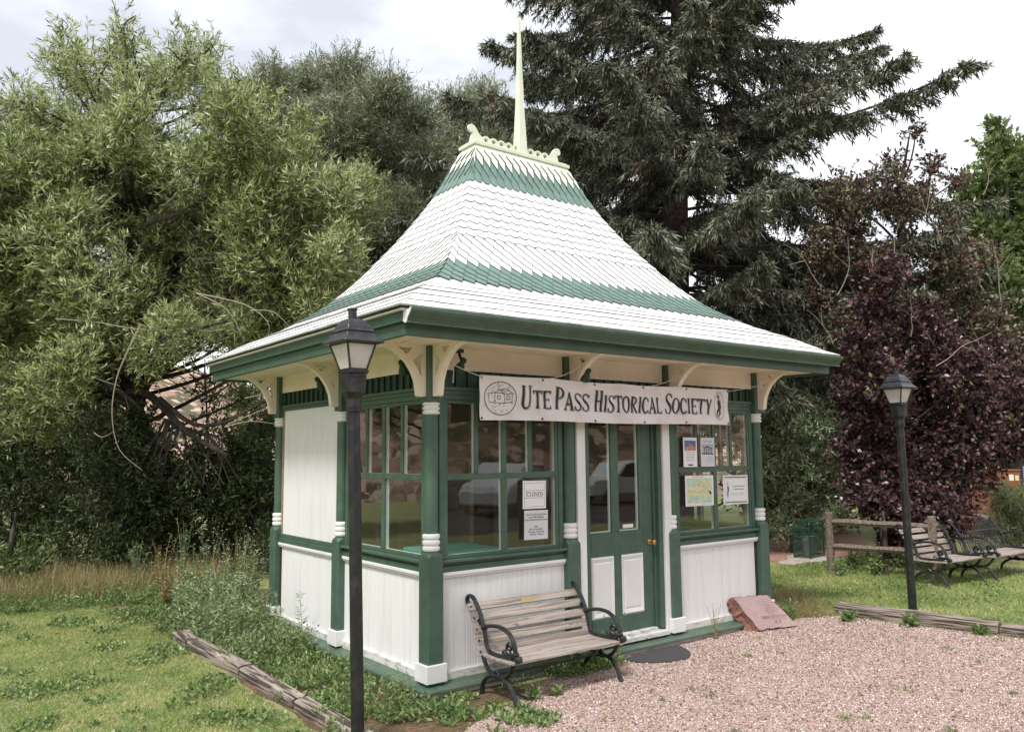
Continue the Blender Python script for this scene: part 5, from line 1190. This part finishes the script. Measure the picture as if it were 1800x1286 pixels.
far_tree(1790, [(1790, 640, .9), (1760, 700, .9), (1800, 760, .9), (1740, 620, .8), (1820, 700, 1), (1690, 620, .8), (1650, 560, .8), (1720, 760, .8), (1800, 560, .9)], 21, 'dark green bushy tree below the bright one at the right photo edge', 'lf_dark', 42, 240)
far_tree(1420, [(1400, 500, 1), (1460, 480, .9), (1340, 480, 1), (1520, 540, .9), (1590, 600, .9), (1340, 560, 1), (1400, 590, 1), (1460, 560, 1), (1520, 620, 1), (1380, 660, 1.1), (1450, 680, 1.1), (1520, 740, 1.1), (1340, 720, 1.1), (1400, 800, 1.1), (1480, 830, 1.1), (1560, 800, 1), (1340, 860, 1), (1430, 900, .8), (1280, 640, 1.1), (1600, 850, 1), (1640, 780, 1)], 20.5, 'dark olive tree filling the space under the spruce boughs', 'lf_dark', 43, 280, name='broadleaf_tree')
far_tree(1160, [(1050, 560, 1.2), (1130, 600, 1.2), (1220, 640, 1.2), (1100, 700, 1.2), (1200, 740, 1.2), (960, 600, 1.3), (1000, 700, 1.2)], 24, 'dark tree hidden mostly behind the office, seen beside the spruce trunk', 'lf_dark', 44, 120, name='broadleaf_tree')
far_tree(700, [(560, 560, 1.3), (650, 560, 1.2), (720, 520, 1.2), (800, 500, 1.2), (600, 680, 1.3), (480, 640, 1.1), (520, 740, 1.2), (440, 780, 1), (460, 860, 1), (700, 640, 1.2)], 25, 'dark olive tree low behind the left roof slope', 'lf_dark', 45, 150, name='broadleaf_tree')
# dark shrubs under the big willow
def shrub(px, depth, tops, label, lm, seed, dens=620, leaf=.09, ratio=.3, grp='dark shrubs under the willow', k=12, **kw):
    c = [cl(x, y, depth+rg.uniform(-.5, .5), r) for x, y, r in tops]; b_ = at(px, depth); t = min(y for _, y, _ in tops)+30
    return tree('shrub', label, 'shrub', b_, [b_, at(px+8, depth, 900), at(px, depth, t)], [.045, .03, .01], c, lm, dens, k, leaf, ratio, seed, grp, r_b=.016, tl=(.25, .55), **kw)
shrub(20, 14.5, [(-30, 850, .9), (40, 830, .8), (20, 930, .8), (90, 900, .7), (60, 990, .6), (-30, 980, .8), (-10, 760, .8)], 'dark shrub at the left photo edge under the willow', 'lf_dark', 51)
shrub(170, 13.6, [(140, 830, .8), (210, 850, .8), (160, 930, .8), (230, 950, .7), (130, 1010, .5), (180, 760, .7), (200, 1020, .5), (235, 900, .6), (250, 820, .55), (270, 980, .5), (240, 740, .45), (215, 960, .6)], 'dark shrub around the foot of the big willow trunk', 'lf_dark', 52)
shrub(310, 14.0, [(280, 830, .7), (340, 860, .7), (390, 880, .6), (300, 930, .75), (370, 960, .7), (270, 1000, .5), (330, 1020, .5), (430, 950, .6), (350, 800, .45), (410, 830, .5), (290, 880, .6)], 'dark shrub between the willow trunk and the office', 'lf_dark', 53)
shrub(450, 14, [(420, 800, .55), (460, 830, .6), (440, 890, .6), (475, 900, .5), (460, 760, .45), (410, 860, .5), (480, 960, .5)], 'dark shrub touching the far left corner of the office', 'lf_dark', 54)
shrub(20, 12.4, [(10, 985, .28), (45, 1000, .22), (75, 985, .16), (-10, 1010, .3), (50, 955, .18)], 'small bright green sapling at the left photo edge', 'lf_aspen', 55, 500, .10, .35)
shrub(1790, 15.6, [(1770, 900, .35), (1800, 880, .4), (1740, 925, .3), (1790, 940, .45), (1820, 920, .5), (1760, 870, .25)], 'pale feathery rabbitbrush at the right photo edge behind the iron bench', 'lf_pale', 56, 900, .13, .12, 'shrubs behind the office', up=.9)
shrub(1545, 13.2, [(1500, 985, .16), (1540, 990, .2), (1590, 985, .18), (1475, 1000, .13)], 'low leafy shoots at the foot of the fence rails', 'lf_weed', 57, 900, .06, .5, 'shrubs behind the office')

shrub(360, 18, [(250, 640, .8), (320, 600, .7), (420, 640, .8), (490, 700, .8), (380, 740, .6), (280, 760, .7), (470, 620, .7), (540, 620, .8), (200, 600, .8), (360, 680, .5)], 'loose scrubby bush on the slope seen through the gap under the willow', 'lf_dark', 58, 130, .12, .3)
# ------------------------------------------------------------------ weeds, grass, gravel
def scatter(P, n, rng):
    P = np.array(P); lo, hi = P.min(0), P.max(0); o = np.zeros((0, 2))
    while len(o) < n:
        q = rng.uniform(lo, hi, (n*2, 2)); o = np.concatenate([o, q[in_poly(q[:, 0], q[:, 1], P)]])
    return o[:n]
def patchy(xy, f, seed):
    return (np.sin(xy[:, 0]*f+seed)+np.sin(xy[:, 1]*f*1.3+seed*2)+np.sin((xy[:, 0]+xy[:, 1])*f*.7+seed*3)+np.sin((xy[:, 0]-xy[:, 1])*f*2.1+seed*5)*.7)/3.7
def cover(name, poly, n, m_, llen, ratio, hmax, label, seed, lift=.5, flat=.6, patch=None, cat='weeds', blobs=None):
    """a carpet of small leaves in height 0..hmax"""
    rng = np.random.default_rng(seed); xy = scatter(poly, n, rng)
    if patch: xy = xy[patchy(xy, patch[0], seed)+rng.normal(size=len(xy))*.18 > patch[1]]
    if blobs:
        C = scatter(poly, blobs[0], rng); rC = rng.uniform(blobs[1], blobs[2], blobs[0]); dd = np.sqrt(((xy[:, None, :]-C[None])**2).sum(2))/rC[None]
        xy = xy[dd.min(1)+np.abs(rng.normal(size=len(xy)))*.28 < 1]
    n = len(xy); h = hmax*(.25+.75*np.clip(.5+.6*patchy(xy, 3.1, seed+4), 0, 1)); z = .008+h*rng.random(n)**1.2
    Dr = unit(np.concatenate([rng.normal(size=(n, 2))*flat, (np.abs(rng.normal(size=(n, 1)))*lift)], 1)); ln = llen*rng.uniform(.5, 1.3, n)
    LF = Leafy(); V, Fq = blades(np.column_stack([xy, z]), Dr, ln, ln*ratio, rng, .5, .1); LF.add(V, Fq)
    o = LF.build(name, [m_]); tag(o, label, cat, None, 'stuff'); return o
def blades_field(name, poly, n, m_, hmin, hmax, wd, label, seed, patch=None, lean=.45, z0=.0, cat='grass'):
    rng = np.random.default_rng(seed); xy = scatter(poly, n, rng)
    if patch: xy = xy[patchy(xy, patch[0], seed)+rng.normal(size=len(xy))*.2 > patch[1]]
    n = len(xy); h = rng.uniform(hmin, hmax, n); Dr = unit(np.concatenate([rng.normal(size=(n, 2))*lean, np.ones((n, 1))], 1))
    q = rng.normal(size=(n, 2)); q = np.concatenate([unit(q), np.zeros((n, 1))], 1)*(wd/2)*rng.uniform(.6, 1.3, (n, 1)); b0 = np.column_stack([xy, np.full(n, z0)])
    e = b0+Dr*h[:, None]+np.concatenate([rng.normal(size=(n, 2))*.25, -np.ones((n, 1))*.12], 1)*h[:, None]
    V = np.stack([b0-q, b0+q, e+q*.25, e-q*.25], 1).reshape(-1, 3); o = mesh_np(name, V, np.arange(4*n).reshape(n, 4), [m_]); tag(o, label, cat, None, 'stuff'); return o
LAWN_L = [(-3.3, -1.6), (-1.12, -1.6), (-1.14, 3.6), (-.9, 4.2), (-.6, 6.4), (-.4, 9.5), (-2.6, 9.5)]
LAWN_R = [(4.75, .0), (5.5, -.25), (6.1, -3.9), (9, -3.2), (13.5, -.6), (12, .6), (10.2, 2.4), (8.6, 2.8), (7.4, 4.5), (5.0, 3.5), (4.75, 1.0)]
blades_field('grass', LAWN_L, 150000, 'lf_grass', .018, .050, .0055, 'short green lawn grass on the left', 61, lean=.8)
blades_field('grass', LAWN_R, 150000, 'lf_grass', .020, .060, .008, 'short green lawn grass on the right', 62, lean=.8)
blades_field('grass', [(-2.6, 7.0), (-.5, 6.6), (.6, 7), (.8, 9.8), (-2.8, 9.8)], 15000, 'lf_dry', .12, .50, .006, 'tall dry tan grass along the back of the left lawn', 63, lean=.25)
blades_field('grass', [(4.7, -.02), (5.55, -.3), (5.7, .1), (6.6, .9), (4.8, .9)], 9000, 'lf_dry', .08, .24, .005, 'dry matted grass between the marker stone and the right timber', 64, lean=1.2, patch=(4, -.2))
cover('clover', LAWN_L, 52000, 'lf_weed', .040, .6, .04, 'low broad leaved plants spreading in patches over the left lawn', 65, blobs=(70, .08, .34), cat='ground cover')
cover('clover', LAWN_R, 16000, 'lf_weed', .04, .6, .04, 'low broad leaved plants in the right lawn', 66, blobs=(60, .1, .4), cat='ground cover')
BED = [(-.98, -1.5), (-.38, -1.35), (-.05, -.75), (-.15, -.18), (-.16, 3.5), (.0, 4.2), (.2, 6), (-1.3, 6), (-1.1, 3.6)]
cover('bed_weeds', BED, 30000, 'lf_weed', .05, .42, .11, 'low green weeds covering the bed along the left wall', 67, lift=.7, blobs=(46, .12, .34))
cover('bed_weeds', [(-.95, 2.0), (-.2, 2.0), (-.15, 3.7), (.2, 4.2), (.2, 5.6), (-.6, 5.6), (-1.0, 3.7)], 10000, 'lf_weed2', .07, .26, .25, 'knee high grey green weeds at the far end of the left bed', 68, lift=1.0)
cover('corner_weeds', [(-.5, -1.5), (.45, -1.15), (.35, -.2), (-.1, -.12), (-.3, -.5)], 4200, 'lf_weed', .045, .45, .05, 'low weeds around the near office corner', 69, lift=.7, blobs=(22, .05, .16))
cover('bench_weeds', [(.55, -.42), (1.95, -.38), (1.95, -.12), (.5, -.12)], 3600, 'lf_weed', .04, .4, .12, 'weeds growing under the near bench', 70, lift=.9, patch=(5, -.05))
cover('gravel_weeds', [(0, -1.4), (2.4, -.6), (5.4, -.5), (5.8, -2.2), (5.8, -4), (1, -4.5)], 60000, 'lf_weed', .03, .4, .03, 'small sparse weeds dotted over the gravel', 71, lift=.7, blobs=(60, .02, .07))
cover('tie_weeds', [(-1.14, -1.5), (-.86, -1.5), (-.88, 1.4), (-1.1, 1.4)], 3400, 'lf_weed', .04, .42, .14, 'weeds growing over the near timbers of the left bed', 79, lift=.6, blobs=(13, .05, .2))
cover('fallen_leaves', LAWN_L+[], 500, 'lf_dry', .05, .5, .012, 'scattered dry leaves on the left lawn', 72, lift=.2, cat='leaves')
def stems_field(name, poly, n, m_, hmin, hmax, k, llen, ratio, label, seed, spread=.35, patch=None, cat='weeds'):
    rng = np.random.default_rng(seed); xy = scatter(poly, n, rng)
    if patch: xy = xy[patchy(xy, patch[0], seed)+rng.normal(size=len(xy))*.2 > patch[1]]
    n = len(xy); h = rng.uniform(hmin, hmax, n)*(.6+.4*np.clip(.5+patchy(xy, 2.3, seed), 0, 1)); a = rng.random(n)*6.28; sp = spread*h*rng.random(n)
    t = np.linspace(.12, 1, k)[None, :]; P = np.stack([xy[:, :1]+np.cos(a)[:, None]*sp[:, None]*t**1.6, xy[:, 1:]+np.sin(a)[:, None]*sp[:, None]*t**1.6, h[:, None]*t], 2)
    an = rng.random((n, k))*6.28; Dr = unit(np.stack([np.cos(an), np.sin(an), rng.uniform(.1, 1.1, (n, k))], 2)); ln = llen*(1.2-.75*t)*rng.uniform(.6, 1.2, (n, k))
    LF = Leafy(); V, Fq = blades(P.reshape(-1, 3), Dr.reshape(-1, 3), ln.ravel(), ln.ravel()*ratio, rng, .4, .15); LF.add(V, Fq)
    e = P[:, -1]; m1 = P[:, k//2]; q = np.stack([np.cos(a+1.57), np.sin(a+1.57), a*0], 1)*.0028; b0 = np.column_stack([xy, np.zeros(n)])
    LF.add(np.stack([b0-q, b0+q, m1+q*.8, m1-q*.8], 1).reshape(-1, 3), np.arange(4*n).reshape(n, 4), 0); LF.add(np.stack([m1-q*.8, m1+q*.8, e+q*.4, e-q*.4], 1).reshape(-1, 3), np.arange(4*n).reshape(n, 4), 0)
    tag(LF.build(name, [m_]), label, cat, None, 'stuff')
stems_field('wild_weeds', [(-.95, 2.7), (-.2, 2.7), (-.15, 3.6), (.2, 4.6), (.3, 5.6), (-.55, 5.6), (-1.0, 3.8)], 430, 'lf_weed2', .25, .80, 22, .10, .26, 'scruffy grey green weeds at the far left corner of the office', 73)
stems_field('wild_weeds', [(-.95, 1.7), (-.2, 1.7), (-.15, 3.6), (-.1, 5.0), (-.8, 4.8), (-.98, 3.5)], 260, 'lf_weed', .18, .50, 16, .085, .28, 'leafy green weeds in the left bed', 74)
stems_field('dry_stalks', [(-.7, 4.6), (.3, 4.6), (.8, 7.0), (-.6, 6.4)], 130, 'lf_dry', .45, 1.05, 16, .05, .16, 'dry brown seed stalks standing behind the left bed', 75, spread=.3)
stems_field('wall_weeds', [(-.36, -.2), (-.15, -.2), (-.15, 2.4), (-.36, 2.4)], 90, 'lf_weed', .06, .22, 10, .06, .3, 'small weeds along the foot of the left wall', 76, spread=.6)
stems_field('lawn_edge_weeds', [(-2.8, 6.4), (-.6, 5.9), (-.5, 7.6), (-2.8, 7.6)], 420, 'lf_weed', .10, .38, 12, .09, .2, 'rough green growth at the back of the left lawn', 77, spread=.5)
cover('gravel_litter', [(-.3, -1.6), (.5, -.8), (2.0, -.3), (5.3, -.3), (5.8, -2.3), (6, -4), (1, -4.4)], 420, 'lf_dry', .035, .5, .012, 'stray dry leaves and straws on the gravel', 78, lift=.25, cat='leaves')
def pebbles():
    rng = np.random.default_rng(81); P = [(-.45, -3.2), (-.40, -1.0), (.3, -.72), (.75, -.36), (1.9, -.17), (4.9, -.12), (5.55, -.38), (5.9, -2.3), (6.3, -4.3), (3.5, -4.8), (1, -3.6)]
    xy = scatter(P, 84000, rng); xy = xy+rng.normal(size=xy.shape)*.05
    keep = ~(in_poly(xy[:, 0], xy[:, 1], np.array([(.3, -.62), (1.9, -.5), (2.0, -.1), (.3, -.1)])) & (rng.random(len(xy)) < .55)); xy = xy[keep]; n = len(xy)
    s = rng.uniform(.0035, .0105, n)*(1+.5*(rng.random(n) > .93)); ang = rng.random(n)*6.28; oct_ = np.array([(1, 0, 0), (0, 1, 0), (-1, 0, 0), (0, -1, 0), (0, 0, 1), (0, 0, -1)], float)
    V = oct_[None]*s[:, None, None]*rng.uniform(.6, 1.35, (n, 6, 1))*np.array([1, .85, .75]); c, q = np.cos(ang)[:, None], np.sin(ang)[:, None]
    X = V[:, :, 0]*c-V[:, :, 1]*q; Y = V[:, :, 0]*q+V[:, :, 1]*c; V = np.stack([X+xy[:, :1], Y+xy[:, 1:], V[:, :, 2]+.008+s[:, None]*.35], 2)
    T = np.array([(0, 1, 4), (1, 2, 4), (2, 3, 4), (3, 0, 4), (1, 0, 5), (2, 1, 5), (3, 2, 5), (0, 3, 5)]); Fq = (T[None]+6*np.arange(n)[:, None, None]).reshape(-1, 3)
    tag(mesh_np('gravel', V.reshape(-1, 3), Fq, ['pebble']), 'pink crushed gravel in front of the office', 'gravel', None, 'stuff')
pebbles()
# single weeds one can point at
def weed(x, y, h, nst, k, llen, ratio, label, seed, m_='lf_weed', grp=None, spread=.35, flowers=0, name='tall_weed'):
    rng = np.random.default_rng(seed); o = empty(name, (x, y, 0), 0, label, 'weed', grp); m = MB(); LF = Leafy(); fl = MB()
    for _ in range(nst):
        a = rng.random()*6.28; sp = spread*rng.random()*h; hh = h*rng.uniform(.65, 1.05)
        pts_ = catmull([(0, 0, 0), (math.cos(a)*sp*.35, math.sin(a)*sp*.35, hh*.5), (math.cos(a)*sp, math.sin(a)*sp, hh)], 4); m.tube(pts_, np.linspace(.005, .0015, len(pts_)), 4)
        Pp = np.array([list(p) for p in pts_]); t = np.linspace(.08, 1, k); i = np.minimum((t*(len(Pp)-1)).astype(int), len(Pp)-2); P = Pp[i]+(Pp[i+1]-Pp[i])*(t*(len(Pp)-1)-i)[:, None]
        an = rng.random(k)*6.28; Dr = unit(np.column_stack([np.cos(an), np.sin(an), rng.uniform(.1, .8, k)])); ln = llen*(1.15-.65*t)*rng.uniform(.7, 1.2, k)
        V, Fq = blades(P, Dr, ln, ln*ratio, rng, .4, .15); LF.add(V, Fq)
        if flowers:
            for _f in range(flowers):
                e = Pp[-1]+rng.normal(size=3)*.05; r_ = .011; fl.loft([[(e[0]+r_*q*math.cos(w_), e[1]+r_*q*math.sin(w_), e[2]+dz) for w_ in np.linspace(0, 6.28, 7)[:-1]] for q, dz in ((.3, -.004), (1, .003), (.5, .005))])
    m.build('stem', 'lf_weed2' if m_ != 'lf_dry' else 'lf_dry', o); LF.build('foliage', [m_], o)
    if flowers: fl.build('flowers', 'petal', o)
    return o
weed(-.20, 2.2, .60, 1, 34, .12, .16, 'single upright narrow leaved weed in front of the left wall', 91, spread=.1)
weed(.55, -.62, .10, 4, 10, .10, .42, 'broad leaved rosette weed at the near foot of the front bench', 92, spread=.9)
weed(.80, -.66, .09, 4, 9, .08, .42, 'smaller rosette weed to the right of the bench foot', 93, spread=.9)
weed(1.35, -.28, .30, 7, 16, .07, .4, 'dark leafy weed under the right end of the front bench', 94, spread=.5)
weed(1.62, -.25, .34, 8, 16, .065, .35, 'lighter leafy weed under the bench beside its right leg', 95, spread=.5)
weed(2.02, -.16, .52, 2, 26, .06, .3, 'thin twiggy weed rising behind the right bench arm', 96, spread=.25)
weed(3.40, -.22, .40, 5, 24, .035, .25, 'thin dry shoot against the wall left of the granite marker', 97, 'lf_dry', spread=.35)
weed(5.35, -.62, .13, 6, 10, .13, .36, 'rosette of pale leaves at the end of the right timber', 98, 'lf_weed', spread=1.0)
weed(5.62, -1.20, .15, 6, 10, .13, .36, 'bushy rosette of leaves against the middle of the right timber', 99, 'lf_weed', spread=1.0)
weed(5.78, -1.86, .12, 5, 9, .13, .36, 'flat rosette weed near the joint of the right timbers', 100, 'lf_weed', spread=1.0)
weed(4.85, -.10, .22, 8, 12, .13, .22, 'clump of narrow leaves beside the granite marker', 101, 'lf_weed', spread=.8)
rw = random.Random(77)
lb = ['tall grey green weed with small pale flowers', 'wiry flowering weed', 'leafy aster stalks', 'dry brown stalks', 'tall leafy stalks with white flowers', 'slender weed with seed heads']
wh = ['nearest the far left office post', 'behind the far end of the left bed', 'in front of the dark shrubs', 'left of the office back corner', 'at the head of the bed timbers', 'on the back edge of the left lawn']
WD = [(370, 11.4, 1.0), (330, 11.8, 1.1), (420, 11.2, .95), (290, 12, .85), (455, 10.8, .8), (345, 10.4, .75), (400, 10.2, .7), (300, 10.8, .6), (440, 10.0, .6), (250, 12.6, .7)]
for i, (px, dp, h) in enumerate(WD):
    x, y, _ = at(px, dp); weed(x, y, h, 11, 30, .085, .2, f'{lb[i % 6]} {wh[(i+i//6) % 6]}', 110+i, 'lf_weed2' if i % 4 != 3 else 'lf_dry', 'tall weeds behind the left bed', .4, 2 if i % 2 == 0 else 0)
